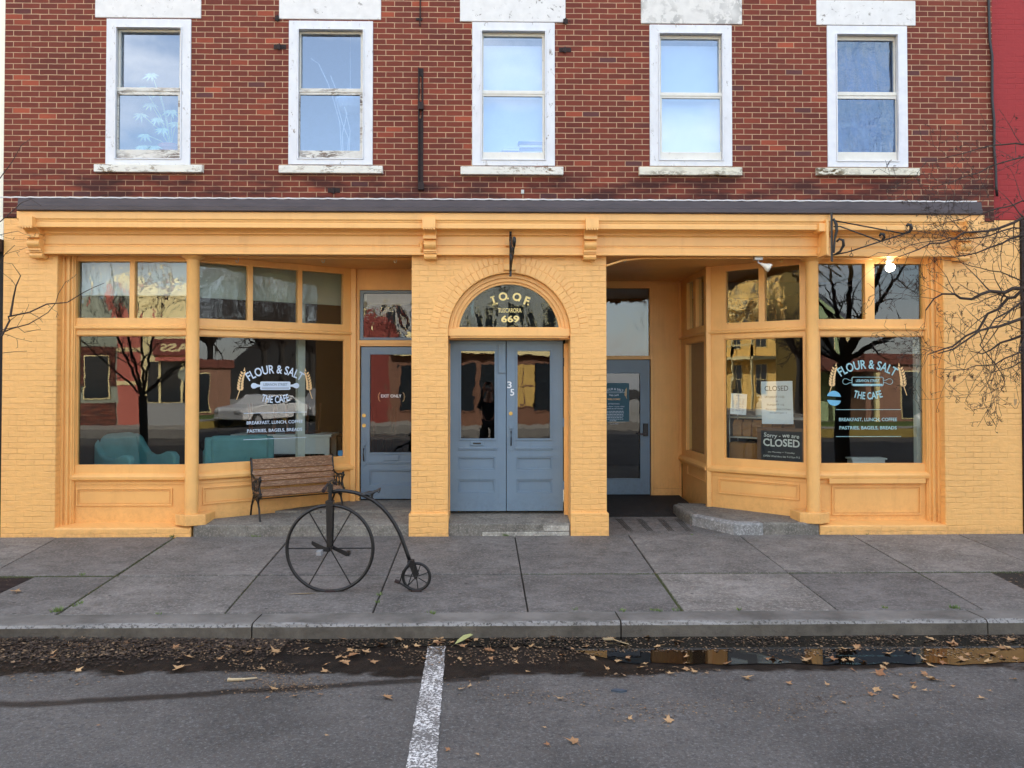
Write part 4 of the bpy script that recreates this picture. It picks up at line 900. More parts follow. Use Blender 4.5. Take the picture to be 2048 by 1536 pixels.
# entrance steps, platforms and ramp
def slab_z(mb, pts, zf, depth=.35):     # prism with its own top height per vertex
    n = len(pts); tp = [(x, y, zf(x, y)) for x, y in pts]; mb.add(tp + [(x, y, -.12) for x, y in pts], [tuple(range(n)), tuple(range(n, 2*n))[::-1]] + [(i, n+i, n+(i+1)%n, (i+1)%n) for i in range(n)])
xa, xb2 = xat(386, 0, 1050), PL-.001
b = MB(); slab_z(b, [(xa, .0), (xb2, -.005), (xb2, .55), (PA.x+.9, .55), (xa, .24)], lambda x, y: .138+.06*y/.55)
tag(b.build('entrance_platform', M['step'], bevel=.012), kind='structure')
b = MB(); slab_z(b, [(-2.75, .555), (xb2, .545), (xb2, 1.45), (PA2.x, 1.4)], lambda x, y: .222+.01*(y-.55)); tag(b.build('upper_step', M['step'], bevel=.01), kind='structure')
b = MB(); slab_z(b, [(AL+.001, .0), (AR-.001, .005), (AR-.001, .6), (AL+.001, .6)], lambda x, y: .142+.085*min(y, .4)/.35)
tag(b.build('door_step', M['step'], bevel=.012), kind='structure')
b = MB(); b.box(AL+.42, AR-.02, -.012, .02, -.05, .045); b.box(AR-.34, AR-.02, -.006, .02, .05, .12); tag(b.build('step_patch', concrete('pale_patch_mortar', (.4,.38,.33,1), (.25,.235,.2,1), .85, False), bevel=.006), kind='structure')
b = MB(); slab_z(b, [(PR+.0, 0.02), (3.3, 0.02), (2.72, .5), (2.70, 1.07), (PR, 1.07)], lambda x, y: .0+.04*y/1.07); tag(b.build('ramp', M['slab'], bevel=.004), kind='structure')
b = MB()
for u in (1236, 1277, 1319, 1354):
    for k in range(4):
        a_, c_ = onplane(u+k*3.2-4, 1037, .04), onplane(u+k*3.2+19, 1063, .003); a_.z = .04*a_.y/1.07+.003; c_.z = .04*c_.y/1.07+.003
        b.add([(a_.x-.004, a_.y, a_.z), (a_.x+.004, a_.y, a_.z), (c_.x+.004, c_.y, c_.z), (c_.x-.004, c_.y, c_.z)], [(3,2,1,0)])
tag(b.build('ramp_grooves', M['dirt']), kind='structure')
b = MB(); slab_z(b, [(PR, 1.071), (2.70, 1.071), (2.96, 1.3), (2.96, 2.56), (PR, 2.56)], lambda x, y: .048+.07*(y-1.07)/1.5)
def matt():
    m, t, b = newmat('black_rubber_mat'); v = pos(t); n = nse(t, scaled(t, v, (1, 1.4, 1)), 30, 4, .7)
    t.links.new(mixc(t, ramp(t, n, .66, .70), ramp(t, nse(t, v, 8, 4, .6), .3, .7, (.008,.008,.008,1), (.022,.019,.017,1)), (.16,.10,.06,1)), b.inputs['Base Color']); b.inputs['Roughness'].default_value = .9; bump(t, b, nse(t, v, 140, 3, .7), .8, .006); return m
o = tag(b.build('door_mat', matt(), bevel=.004), 'wide black rubber mat strewn with leaf bits before the cafe door', 'mat')
b = MB(); slab_z(b, [(2.70, .55), (3.06, .04), (3.30, -.012), (xat(1640,0,1050)-.002, .0), (4.05, .3), (2.97, 1.3), (2.62, 1.32)], lambda x, y: .148+.03*max(0, y))
tag(b.build('side_platform', M['step'], bevel=.02), kind='structure')
m_wh = concrete('whitewashed_kerb', (.34,.34,.335,1), (.14,.14,.135,1), .8, False)
b = MB(); slab_z(b, [(2.62, .56), (3.0, -.015), (3.36, -.035), (3.37, .09), (3.08, .13), (2.74, .62)], lambda x, y: .150+.02*y); tag(b.build('curved_kerb', m_wh, bevel=.028), kind='structure')
b = MB(); slab_z(b, [(2.56, 1.30), (2.56, .85), (2.615, .56), (2.73, .62), (2.70, 1.30)], lambda x, y: .150+.02*y); tag(b.build('curved_kerb', M['step'], bevel=.028), kind='structure')
# tree pits
b = MB(); b.add([(-6.0, Yj-.01, zp(Yj)-.035), (PLt(Yj), Yj-.01, zp(Yj)-.035), (PLt(Yk), Yk+.003, zp(Yk)-.035), (-6.0, Yk+.003, zp(Yk)-.035)], [(3,2,1,0)])
tag(b.build('tree_pit_soil', M['dirt']), kind='structure')
b = MB(); b.add([(PRt(Yj), Yj-.01, zp(Yj)-.02), (7.0, Yj-.01, zp(Yj)-.02), (7.0, Yk+.003, zp(Yk)-.02), (PRt(Yk), Yk+.003, zp(Yk)-.02)], [(3,2,1,0)])
tag(b.build('tree_pit_soil', M['dirt']), kind='structure')
gr = thing('tree_grate', 'rusty iron tree grate set in the pavement at the left edge', 'grate', (-5.6, (Yj+Yk)/2, zp((Yj+Yk)/2)-.012))
b = MB(); gx1 = lambda y: PLt(y)-.02+5.6
for k in range(26):
    y = Yj-.03-k*(Yj-Yk-.06)/26; yl = y-(Yj+Yk)/2; hole = abs(yl) < .16
    if hole: b.box(-.38, -.0-.05, yl-.011, yl+.011, zp(y)-zp((Yj+Yk)/2)-.012, zp(y)-zp((Yj+Yk)/2)+.002); b.box(.42, gx1(y), yl-.011, yl+.011, zp(y)-zp((Yj+Yk)/2)-.012, zp(y)-zp((Yj+Yk)/2)+.002)
    else: b.box(-.38, gx1(y), yl-.011, yl+.011, zp(y)-zp((Yj+Yk)/2)-.012, zp(y)-zp((Yj+Yk)/2)+.002)
for x in (-.36, .2, .62): b.box(x, x+.03, Yk-(Yj+Yk)/2+.1, Yj-(Yj+Yk)/2-.02, -.02, .0)
b.build('bars', M['rust'], gr)

# ---- leaves and litter
def leafcol(name, a, c):
    m, t, b = newmat(name); g = nd(t, 'NewGeometry'); oi = nd(t, 'ObjectInfo'); r = math_(t, 'FRACT', math_(t, 'ADD', g.outputs['Random Per Island'], oi.outputs['Random']))
    t.links.new(mixc(t, math_(t, 'MULTIPLY', nse(t, pos(t), 60, 3, .6), .5), ramp(t, r, 0, 1, a, c), (.06,.035,.02,1)), b.inputs['Base Color']); b.inputs['Roughness'].default_value = .7; return m
M['leaf'] = leafcol('dry_leaf', (.30,.13,.05,1), (.62,.40,.19,1)); M['litter'] = leafcol('leaf_crumbs', (.03,.018,.012,1), (.34,.22,.12,1)); M['litter_dark'] = leafcol('wet_leaf_crumbs', (.004,.003,.002,1), (.05,.03,.02,1))
M['green_leaf'] = leafcol('yellow_green_leaf', (.42,.42,.16,1), (.5,.48,.24,1)); M['straw'] = leafcol('straw_husk', (.45,.33,.18,1), (.58,.46,.28,1))
def maple(rnd, s):
    P = []; N = 5
    for k in range(N):
        a = math.pi*(.15+k*.425)-math.pi*.35; L_ = (.7, .95, 1.15, .95, .7)[k]
        for da, rr_ in ((-.24, .42), (-.13, .72*L_), (-.05, .66*L_), (0, 1.0*L_), (.07, .68*L_), (.15, .72*L_)): P.append((a+da, rr_*rnd.uniform(.88, 1.1)))
    cu = rnd.uniform(.15, .5); tw = rnd.uniform(-.3, .3)
    vs = [(0, 0, .0)] + [(s*r*math.cos(a), s*r*math.sin(a), s*(cu*r*r*.6+tw*math.sin(2*a)*r*.5+.08)) for a, r in P]
    n = len(P); return vs, [(0, 1+i, 1+(i+1) % n) for i in range(n)]
lm = []
for k in range(5):
    rnd = random.Random(k); b = MB(); vs, fs = maple(rnd, .058); b.add(vs, fs); b.tube([(0, 0, .002), (-.02, -.035, .008), (-.03, -.06, .003)], .0012, 4)
    o = b.build('fallen_leaf', M['leaf']); lm.append(o)
glab = {'gut': ('dry tan leaf fallen on the dark wet gutter below the kerb', 'leaves in the gutter'), 'road': ('dry brown leaf lying alone on the grey asphalt', 'leaves on the asphalt'), 'pud': ('brown leaf floating in the puddle on the right', 'leaves in the puddle')}
used = set(); rl = random.Random(12)
def leaf(u, v, s, kind):
    k = rl.randrange(5); o = lm[k]
    if k in used: o = dup(lm[k])
    used.add(k); p = road(u, v); o.location = (p.x, p.y, road_z(p.y)+.010); o.rotation_euler = (rl.uniform(-.35,.35), rl.uniform(-.35,.35), rl.uniform(0, 6.28)); o.scale = (s, s, s)
    tag(o, glab[kind][0], 'leaf', glab[kind][1])
for u, v, s in ((360,1338,1.3),(170,1274,1.3),(225,1272,1.0),(500,1306,1.1),(362,1320,.7),(552,1306,1.3),(525,1341,.8),(545,1380,1.0),(677,1317,.9),(690,1318,.6),(705,1313,1.2),(733,1307,1.0),(762,1291,1.0),(797,1281,1.1),(700,1303,.9),(881,1282,1.2),(875,1288,.9),(833,1295,.8),(850,1320,.7),(925,1295,.9),(975,1302,.8),(1008,1278,.7),(1080,1298,.6),(1186,1319,.8),(952,1282,.7),(984,1304,.8),(1032,1328,.6),(1055,1346,.6),(1340,1350,.7),(140,1292,.7),(60,1290,.6),(650,1345,.8),(560,1328,.7),(460,1296,.6)): leaf(u, v, s*.9, 'gut')
for u, v, s in ((772,1398,1.2),(921,1381,.7),(1119,1400,.8),(1148,1486,1.1),(1338,1445,.9),(1494,1358,1.1),(1495,1360,.5),(1089,1458,.4),(955,1512,.4),(896,1502,.5),(1095,1492,.5),(1789,1396,.8),(1862,1361,1.4),(1827,1370,.7),(1828,1378,.6),(1964,1399,.7),(1741,1391,.8),(1688,1408,.6),(1578,1370,.7),(1655,1372,.6),(1850,1384,.5),(1905,1375,.5),(1980,1385,.5),(2030,1361,.7),(196,1454,.4),(652,1474,.4),(640,1392,.5),(535,1398,.5),(155,1372,.4),(1290,1420,.5),(1260,1440,.5),(940,1375,.5),(590,1395,.7)): leaf(u, v, s*.85, 'road')
for u, v, s in ((1315,1296,1.0),(1454,1330,1.1),(1374,1329,.6),(1618,1322,1.2),(1610,1324,.9),(1665,1321,1.0),(1728,1326,.8),(1702,1322,.7),(1710,1303,.8),(1908,1291,1.1),(1924,1322,1.1),(1884,1328,.7),(1935,1312,.7),(1963,1313,.6),(1986,1310,.9),(1760,1350,1.1),(1765,1337,.8),(1849,1350,.8),(1770,1330,.7),(2005,1318,.7),(2030,1320,.6),(1880,1315,.6),(1535,1321,.5),(1560,1323,.5),(1255,1318,.6),(1235,1325,.8),(1290,1331,.7),(1215,1340,.6)): leaf(u, v, s*.9, 'pud')
for k in range(70):
    u, v = rl.uniform(20, 2040), 1276+abs(rl.gauss(0, 34)); kd = 'pud' if (u > 1180 and v < 1340) else ('gut' if v < 1345 else 'road'); leaf(u, v, rl.uniform(.45, .95), kd)
for k in range(5):
    if k not in used: bpy.data.objects.remove(lm[k])
p = road(928, 1284); b = MB(); b.add([(-.10,0,0),(-.05,.018,.012),(.02,.028,.02),(.08,.012,.015),(.10,0,.0),(.06,-.018,.012),(-.03,-.022,.01)], [tuple(range(7))[::-1]]); b.tube([(-.10,0,0),(-.15,-.01,.0)], .002, 4)
o = b.build('fallen_leaf', M['green_leaf'], loc=(p.x, p.y, ZGU+.02)); o.rotation_euler = (.1, -.15, .75); tag(o, 'pale yellow green leaf with a pointed tip against the kerb', 'leaf')
p = road(1226, 1284); b = MB(); b.prism([(-.08,.01),(-.01,.018),(.0,0),(-.07,-.012)], .014, 'z'); b.tube([(0,.008,.006),(.05,-.05,.006),(.12,-.10,.003)], .004, 5); o = b.build('wood_chip', M['straw'], loc=(p.x, p.y, ZGU+.015)); o.rotation_euler.z = -.1; tag(o, 'pale broken stick at the kerb joint beside the puddle', 'stick')
p = road(486, 1362); b = MB(); b.tube([(-.10,-.01,.012),(-.07,-.012,.012),(.02,.0,.012),(.09,.025,.01)], [.014,.012,.008,.004], 6); o = b.build('husk', M['straw'], loc=(p.x, p.y, road_z(p.y)+.002)); tag(o, 'pale curled husk lying in the leaf litter left of the white line', 'husk')
p = pave(600, 1189); b = MB(); b.add([(-.14,-.008,.003),(0,-.012,.006),(.10,.0,.008),(.17,.012,.004),(.06,.02,.005),(-.04,.006,.005)], [tuple(range(6))]); o = b.build('straw_blade', M['straw'], loc=(p.x, p.y, zp(p.y)+.004)); tag(o, 'long pale yellow blade lying on the pavement under the big wheel', 'blade')
p = pave(33, 1186); o = dup(lm[0] if 0 in used else lm[1], (p.x, p.y, zp(p.y)+.012), (0, .1, 1)); o.scale = (1.2,)*3; o['label'] = 'pale tan leaf on the pavement beside the tree grate'; del o['group']
p = road(1237, 1383); b = MB(); b.prism([(-.05,.0),(-.02,.022),(.03,.016),(.055,-.008),(.01,-.028)], .012, 'z'); o = b.build('slate_chip', plain('blue_slate', S(60,72,84), .6), loc=(p.x, p.y, road_z(p.y))); tag(o, 'flat blue grey stone chip on the asphalt below the puddle', 'stone')
b = MB(); rr = random.Random(21); bd_ = MB()
def crumb(mb, x, y, z, s):
    a = rr.uniform(0, 6.28); e = rr.uniform(.3, .9); ca, sa = math.cos(a)*s, math.sin(a)*s; t1, t2 = rr.uniform(0, .5)*s, rr.uniform(0, .5)*s
    mb.add([(x-ca, y-sa, z+t1*.3), (x+sa*e, y-ca*e, z+t2), (x+ca, y+sa, z+t1), (x-sa*e, y+ca*e, z+t2*.4)], [(0,1,2,3)])
for i in range(17000):
    x = rr.uniform(-7.5, 7.5); d = abs(rr.gauss(.15, .42))
    if d > 1.25: continue
    c_ = noise.noise(Vector((x*1.1, d*3, 0)))
    if d > .35 and c_ < .05+.25*(d > .6): continue
    if d < .28 and x > -2.4 and rr.random() < .62: continue
    y = YG-.01-d; s = rr.uniform(.004, .013)*(1.4 if rr.random() < .12 else 1)
    crumb(b, x, y, road_z(y)+.007, s)
for i in range(15000):               # thick brown drift against the kerb on the left
    x = rr.uniform(-7.5, -1.6); f = (x+7.5)/5.9; d = abs(rr.gauss(0, .12+.04*math.sin(x*2)+.16*max(0, math.sin((x+4.4)*1.6))))
    if d > .8: continue
    hgt = max(0, .05*(1-d/.30))*(1-f**3); y = YG-.005-d; crumb(bd_ if rr.random() < .8 else b, x, y, road_z(y)+.008+hgt*rr.random(), rr.uniform(.006, .02))
for i in range(3500):
    x = rr.uniform(-1.8, 7.5)
    if noise.noise(Vector((x*2.1, 7, 0))) > .0: y = YG-abs(rr.gauss(.0, .10))-.01; crumb(bd_ if rr.random() < .7 else b, x, y, road_z(y)+.008+.01*rr.random(), rr.uniform(.005, .014))
for cx_, cy_, n, sp in ((560,1370,420,.13),(525,1345,200,.12),(610,1376,160,.1),(1275,1426,120,.12),(1040,1395,70,.1),(1150,1395,90,.12),(1560,1418,110,.13),(1625,1412,80,.1),(1380,1415,80,.1),(1700,1400,100,.14),(1790,1380,120,.2),(950,1370,60,.1)):
    p = road(cx_, cy_)
    for k in range(n): x, y = p.x+rr.gauss(0, sp*1.4), p.y+rr.gauss(0, sp*.8); crumb(b, x, y, road_z(y)+.006, rr.uniform(.003, .011))
for i in range(1100):
    x = rr.uniform(-5, 5); y = YG-rr.uniform(.9, 3.5); crumb(b, x, y, road_z(y)+.005, rr.uniform(.0015, .005))
tag(b.build('leaf_litter', M['litter']), kind='stuff'); tag(bd_.build('wet_leaf_litter', M['litter_dark']), kind='stuff')
b = MB()
for i in range(1500):               # crumbs on the pavement, at the wall foot, in the joints and the left pit
    q = rr.random()
    if q < .15: x, y = rr.uniform(-6, 6.5), rr.uniform(Yk, -.05)
    elif q < .5: x, y = rr.uniform(-6, 6.5), -abs(rr.gauss(.012, .012))
    elif q < .7: f = rr.choice((L2, L6, L3, L8)); y = rr.uniform(Yk, 0); x = f(y)+rr.gauss(0, .008)
    else: x, y = rr.uniform(-6, PLt(Yj)), rr.uniform(Yk, Yj-.02); x = min(x, PLt(y)-.02)
    crumb(b, x, y, zp(y)+.004, rr.uniform(.002, .008))
for i in range(700): y = rr.uniform(Yk, Yj); crumb(b, rr.uniform(PRt(y), 7), y, zp(y)-.01, rr.uniform(.006, .02))
tag(b.build('pavement_litter', M['litter']), kind='stuff')
# moss and weeds in the joints
M['moss'] = leafcol('moss', (.05,.065,.02,1), (.12,.15,.05,1)); M['weed'] = leafcol('weed_blade', (.08,.16,.03,1), (.2,.3,.08,1))
b = MB()
def tuft(mb, x, y, z, h, n, sp):
    for k in range(n):
        a = rr.uniform(0, 6.28); dx, dy = math.cos(a)*sp*rr.random(), math.sin(a)*sp*rr.random(); hh = h*rr.uniform(.4, 1); w_ = .0035
        lx_, ly_ = math.cos(a)*hh*.5, math.sin(a)*hh*.5
        mb.add([(x+dx-w_, y+dy, z), (x+dx+w_, y+dy, z), (x+dx+lx_, y+dy+ly_, z+hh)], [(0,1,2)])
mo = MB()
for i in range(5200):
    x = rr.uniform(L5(Yj), 7) if rr.random() < .6 else rr.uniform(-6, L2(Yj)); 
    y = Yj+rr.gauss(0, .016); mo.add([], []); tuft(mo, x, y, zp(y)-.012, .018, 1, .006)
for f, a, c_, n in ((L6, Yj, Yk, 700), (L2, -.02, Yk, 700), (L3, Yj, Yk, 150), (L8, Yj+.4, Yj-.3, 160)):
    for i in range(n): y = rr.uniform(min(a, c_), max(a, c_)); tuft(mo, f(y)+rr.gauss(0, .008), y, zp(y)-.012, .018, 1, .006)
tag(mo.build('moss', M['moss']), kind='stuff')
for u, v, h, n in ((345,1074,.05,30),(352,1071,.04,20),(118,1222,.05,40),(106,1224,.04,20),(160,1207,.03,25),(150,1212,.03,20),(318,1228,.03,10),(862,1226,.03,14),(868,1228,.03,10),(1010,1068,.05,26),(1014,1070,.04,14),(1149,1220,.03,10),(1246,1222,.03,16),(1308,1221,.03,20),(1320,1222,.03,16),(1350,1221,.03,12),(1478,1220,.03,14),(1770,1216,.03,16),(1905,1216,.04,30),(1915,1217,.04,22),(515,1068,.03,26),(525,1068,.03,16),(165,1150,.03,20),(760,1190,.03,18),(755,1205,.03,14),(1725,1066,.03,12),(1380,1066,.02,8)):
    p = pave(u, v); tuft(b, p.x, min(p.y, -.01), zp(p.y), h, n, .03)
tag(b.build('weeds', M['weed']), kind='stuff')
# ================================================================ BENCH
def benchwood():
    m, t, b = newmat('weathered_bench_wood'); v = objc(t); g = nse(t, scaled(t, v, (3, 40, 40)), 2.2, 6, .7); g2 = nse(t, scaled(t, v, (6, 60, 60)), 3, 6, .75)
    c = ramp(t, g, .3, .7, S(84,58,40), S(150,112,80)); c = mixc(t, ramp(t, g2, .53, .62), c, S(196,168,140)); nn = nd(t, 'NewGeometry')
    c = mixc(t, 1.0, c, ramp(t, nn.outputs['Random Per Island'], 0, 1, (.8,.8,.8,1), (1.15,1.1,1.05,1)), 'MULTIPLY')
    t.links.new(c, b.inputs['Base Color']); b.inputs['Roughness'].default_value = .7; bump(t, b, g2, .6, .003); return m
M['bench'] = benchwood()
bt_ = tA.normalized(); bo_ = Vector((bt_.y, -bt_.x))       # along the bay, and out of it
bc = Vector((-2.50, .66))+bo_*.04
bn_ = thing('park_bench', 'weathered slatted wooden bench with black cast iron scroll ends under the cafe window', 'bench', (bc.x, bc.y, .165), math.atan2(bt_.y, bt_.x))
HL = .545; zt = .0
def slat(mb, y, z, a, wd=.066, th=.022, L_=HL*2):
    c, s = math.cos(a)*wd/2, math.sin(a)*wd/2; nx, nz_ = -math.sin(a)*th/2, math.cos(a)*th/2
    mb.prism([(y-c-nx, z-s-nz_), (y+c-nx, z+s-nz_), (y+c+nx, z+s+nz_), (y-c+nx, z-s+nz_)], L_, 'x', -L_/2)
b = MB()
for y, z, a in ((-.215, .315, .5), (-.15, .335, .05), (-.08, .328, -.08), (-.01, .322, -.06), (.055, .33, .12)): slat(b, y, z, a)
b.build('seat', M['bench'], bn_, .004)
b = MB()
for k, (y, z, a) in enumerate(((.10, .405, 1.25), (.122, .478, 1.28), (.143, .551, 1.28), (.163, .624, 1.28), (.178, .690, 1.42))): slat(b, y, z, a)
b.build('backrest', M['bench'], bn_, .004)
for sx_ in (-1, 1):
    x = sx_*(HL-.005); b = MB()
    def T(pts, r): b.tube([(x, y, z) for y, z in pts], r, 8)
    T([(-.23,-.015),(-.21,.0),(-.20,.06),(-.175,.14),(-.13,.215),(-.17,.28),(-.23,.305)], [.016,.013,.012,.013,.014,.015,.015])
    T([(.21,-.015),(.19,.0),(.18,.06),(.15,.14),(.09,.215),(.06,.27),(.08,.31)], [.016,.013,.012,.013,.014,.015,.015])
    T([(-.13,.215),(-.03,.245),(.09,.215)], .011); T([(-.23,.30),(-.1,.305),(.06,.30),(.10,.36),(.135,.5),(.165,.64),(.185,.725),(.20,.735)], [.016,.014,.014,.015,.015,.015,.016,.012])
    T([(-.23,.305),(-.255,.325),(-.265,.30),(-.245,.285),(-.228,.30)], .013)
    T([(-.23,.31),(-.20,.37),(-.175,.42),(-.20,.47),(-.235,.50),(-.225,.53),(-.195,.525),(-.2,.505)], [.013,.012,.012,.014,.016,.015,.012,.01])
    T([(-.22,.505),(-.12,.50),(-.02,.485),(.06,.50),(.135,.53)], .013)
    # scroll lattice
    for (cy, cz_, r) in ((-.12,.42,.042),(-.03,.42,.044),(.055,.42,.036),(-.07,.355,.026),(.02,.355,.026),(-.11,.275,.022),(.0,.272,.022),(-.055,.29,.016)):
        T([(cy+r*math.cos(q), cz_+r*math.sin(q)) for q in [i*math.pi/7 for i in range(15)]], .006)
    for a_, c_ in (((-.16,.31),(-.15,.49)), ((-.075,.31),(-.075,.49)), ((.01,.31),(.012,.485)), ((.1,.37),(-.06,.49)), ((-.17,.32),(-.02,.48)), ((.03,.31),(.11,.44)), ((-.17,.14),(-.1,.3)), ((.14,.14),(.04,.3)), ((-.13,.22),(-.02,.3)), ((.08,.22),(-.08,.3))): T([a_, c_], .006)
    b.build('end_frame', M['iron'], bn_, smooth=True)
b = MB(); b.tube([(-HL, .10, .22), (HL, .10, .22)], .007, 6); b.build('tie_rod', M['iron'], bn_)

# ================================================================ PENNY-FARTHING
yb = pave(660, 1183).y; zbk = zp(yb); K = (yb-CAM.y)/F; cxw = xat(660, yb, 1096)
bk = thing('penny_farthing', 'small black iron penny farthing bicycle sculpture standing on the pavement', 'bicycle', (cxw, yb, zbk))
def wz(v): return zat(v, yb, 700)-zbk
def wx(u, v=1096): return xat(u, yb, v)-cxw
def wheel(cx, cz, r, rt, n, a0, name, rs):
    w_ = MB()
    N = 64; pts = []
    vs = []; fs = []; m_ = 10
    for i in range(N):
        q = 2*math.pi*i/N
        for k in range(m_):
            p_ = 2*math.pi*k/m_; rr_ = r-rt+rt*math.cos(p_); vs.append((cx+rr_*math.cos(q), rt*math.sin(p_), cz+rr_*math.sin(q)))
    for i in range(N):
        for k in range(m_): fs.append((i*m_+k, i*m_+(k+1)%m_, ((i+1)%N)*m_+(k+1)%m_, ((i+1)%N)*m_+k))
    w_.add(vs, fs); wo = w_.build(name, M['iron'], bk, smooth=True)
    for i in range(n):
        q = a0+2*math.pi*i/n; s_ = MB(); s_.tube([(cx+.02*math.cos(q), 0, cz+.02*math.sin(q)), (cx+(r-rt*1.6)*math.cos(q), 0, cz+(r-rt*1.6)*math.sin(q))], rs, 6); s_.build('spoke', M['iron'], wo)
    h = MB(); h.tube([(cx, -.05, cz), (cx, .05, cz)], .022 if r > .3 else .014, 12); h.build('hub', M['iron'], wo)
    return wo
cz1 = wz(1096.5); R1 = 88.5*K; wheel(0, cz1, R1, .016, 6, 0, 'front_wheel', .0064)
cx2, cz2, R2 = wx(833, 1153), wz(1154), 29.5*K; wheel(cx2, cz2, R2, .014, 7, .35, 'rear_wheel', .0048)
b = MB()
for sg in (-1, 1): b.prism([(-.024, cz1+.01), (.024, cz1+.01), (.034, wz(1008)), (-.032, wz(1008))], .006, 'y', sg*.034-.003)
b.box(-.036, .036, -.04, .04, wz(1011), wz(1001)); b.build('fork', M['iron'], bk, .002)
b = MB(); b.tube([(0, 0, wz(1004)), (0, 0, wz(978))], .018, 12); b.tube([(0, 0, wz(984)), (0, 0, wz(968))], .026, 12); b.build('head_tube', M['iron'], bk)
b = MB(); zz = wz(964)
b.tube([(.0, 0, wz(975)), (.0, 0, zz)], .012, 8); b.tube([(-.005, -.2, zz-.03), (.0, -.12, zz), (0, 0, zz+.005), (0, .12, zz), (-.005, .2, zz-.03)], .011, 8); b.build('handlebar', M['iron'], bk, smooth=True)
for sg in (-1, 1): b = MB(); b.tube([(-.005, sg*.2, zz-.03), (-.006, sg*.27, zz-.045)], .018, 10); b.build('grip', M['rust'], bk)
b = MB(); pts = [(664,984),(676,981),(692,982),(710,985),(728,991),(745,1000),(762,1013),(776,1028),(789,1047),(799,1066),(807,1086),(814,1106),(820,1124)]
b.tube([(wx(u, v), 0, wz(v)) for u, v in pts], [.017]*4+[.018]*9, 10); b.build('backbone', M['iron'], bk, smooth=True)
b = MB()
for sg in (-1, 1): b.prism([(wx(815), wz(1121)), (wx(829), wz(1124)), (wx(838), wz(1150)), (wx(829), wz(1156))], .006, 'y', sg*.022-.003)
b.box(wx(815), wx(829), -.028, .028, wz(1130), wz(1120)); b.build('rear_fork', M['iron'], bk, .002)
b = MB(); su, sv = 742, 996
b.tube([(wx(743), 0, wz(998)), (wx(744), 0, wz(988))], .012, 8)
sx0, sz0 = wx(727), wz(988); sx1, sz1 = wx(761), wz(978); vs = []; prof_s = ((0, .028, 0), (.25, .045, .002), (.5, .028, -.008), (.75, .018, -.002), (1, .014, .006))
st_ = thing('x', None, None) if False else None
s_ = MB(); vs = []; N = 8
for f, hw_, dz in prof_s:
    x = sx1+(sx0-sx1)*(1-f) if False else sx0+(sx1-sx0)*f; z = sz0+(sz1-sz0)*f+dz
    hw_ = (.050, .045, .028, .020, .014)[prof_s.index((f, hw_, dz))] if True else hw_
    vs += [(x, -hw_, z-.010), (x, -hw_*.8, z+.008), (x, hw_*.8, z+.008), (x, hw_, z-.010), (x, 0, z-.014)]
fs = []
for i in range(4):
    for k in range(5): fs.append((i*5+k, i*5+(k+1)%5, (i+1)*5+(k+1)%5, (i+1)*5+k))
fs += [(4,3,2,1,0), tuple(range(20, 25))]; s_.add(vs, fs)
s_.tube([(sx0+.03, 0, sz0-.012), (wx(744), 0, wz(990)), (sx1-.04, 0, sz1-.02), (sx1-.015, 0, sz1-.035), (sx1-.005, 0, sz1-.01)], .006, 6)
s_.build('saddle', M['iron'], bk, .003); b.build('seat_post', M['iron'], bk)
b = MB(); b.prism([(wx(627,1083), wz(1078)), (wx(650), wz(1089)), (0, cz1+.018), (0, cz1-.018), (wx(645), wz(1099)), (wx(626), wz(1085))], .012, 'y', -.075); b.build('crank', M['iron'], bk, .003)
b = MB(); b.prism([(0, cz1+.018), (wx(692), wz(1107)), (wx(694), wz(1112)), (wx(690), wz(1116)), (0, cz1-.018)], .012, 'y', .062); b.build('crank', M['iron'], bk, .003)
b = MB(); b.box(wx(640), wx(650), -.16, -.075, wz(1104), wz(1095)); b.build('pedal', plain('worn_grey_rubber', (.25,.25,.25,1), .6), bk, .004)
b = MB(); b.box(wx(688), wx(696), .075, .15, wz(1116), wz(1108)); b.build('pedal', M['iron'], bk, .004)
# rear mounting step and its rubber foot
b = MB(); b.tube([(wx(822), -.03, wz(1118)), (wx(828), -.035, wz(1118)), (wx(831), -.035, wz(1128)), (wx(827), -.04, wz(1140)), (wx(817), -.045, wz(1170))], .005, 6); b.tube([(wx(820), -.03, wz(1122)), (wx(806), -.03, wz(1142)), (wx(801), -.03, wz(1162))], .006, 6)
b.tube([(wx(797), -.04, wz(1162)), (wx(810), -.04, wz(1170)), (wx(822), -.04, wz(1178))], .009, 8); b.build('mounting_step', M['iron'], bk, smooth=True)
b = MB(); b.tube([(wx(791), -.045, wz(1159)), (wx(800), -.042, wz(1163))], .017, 10); b.build('rubber_foot', M['rust'], bk)
for u in (661, 833): b = MB(); x = wx(u, 1183); b.box(x-.05, x+.05, -.03, .03, -.004, .014); b.build('base_plate', M['rust'], bk, .004)

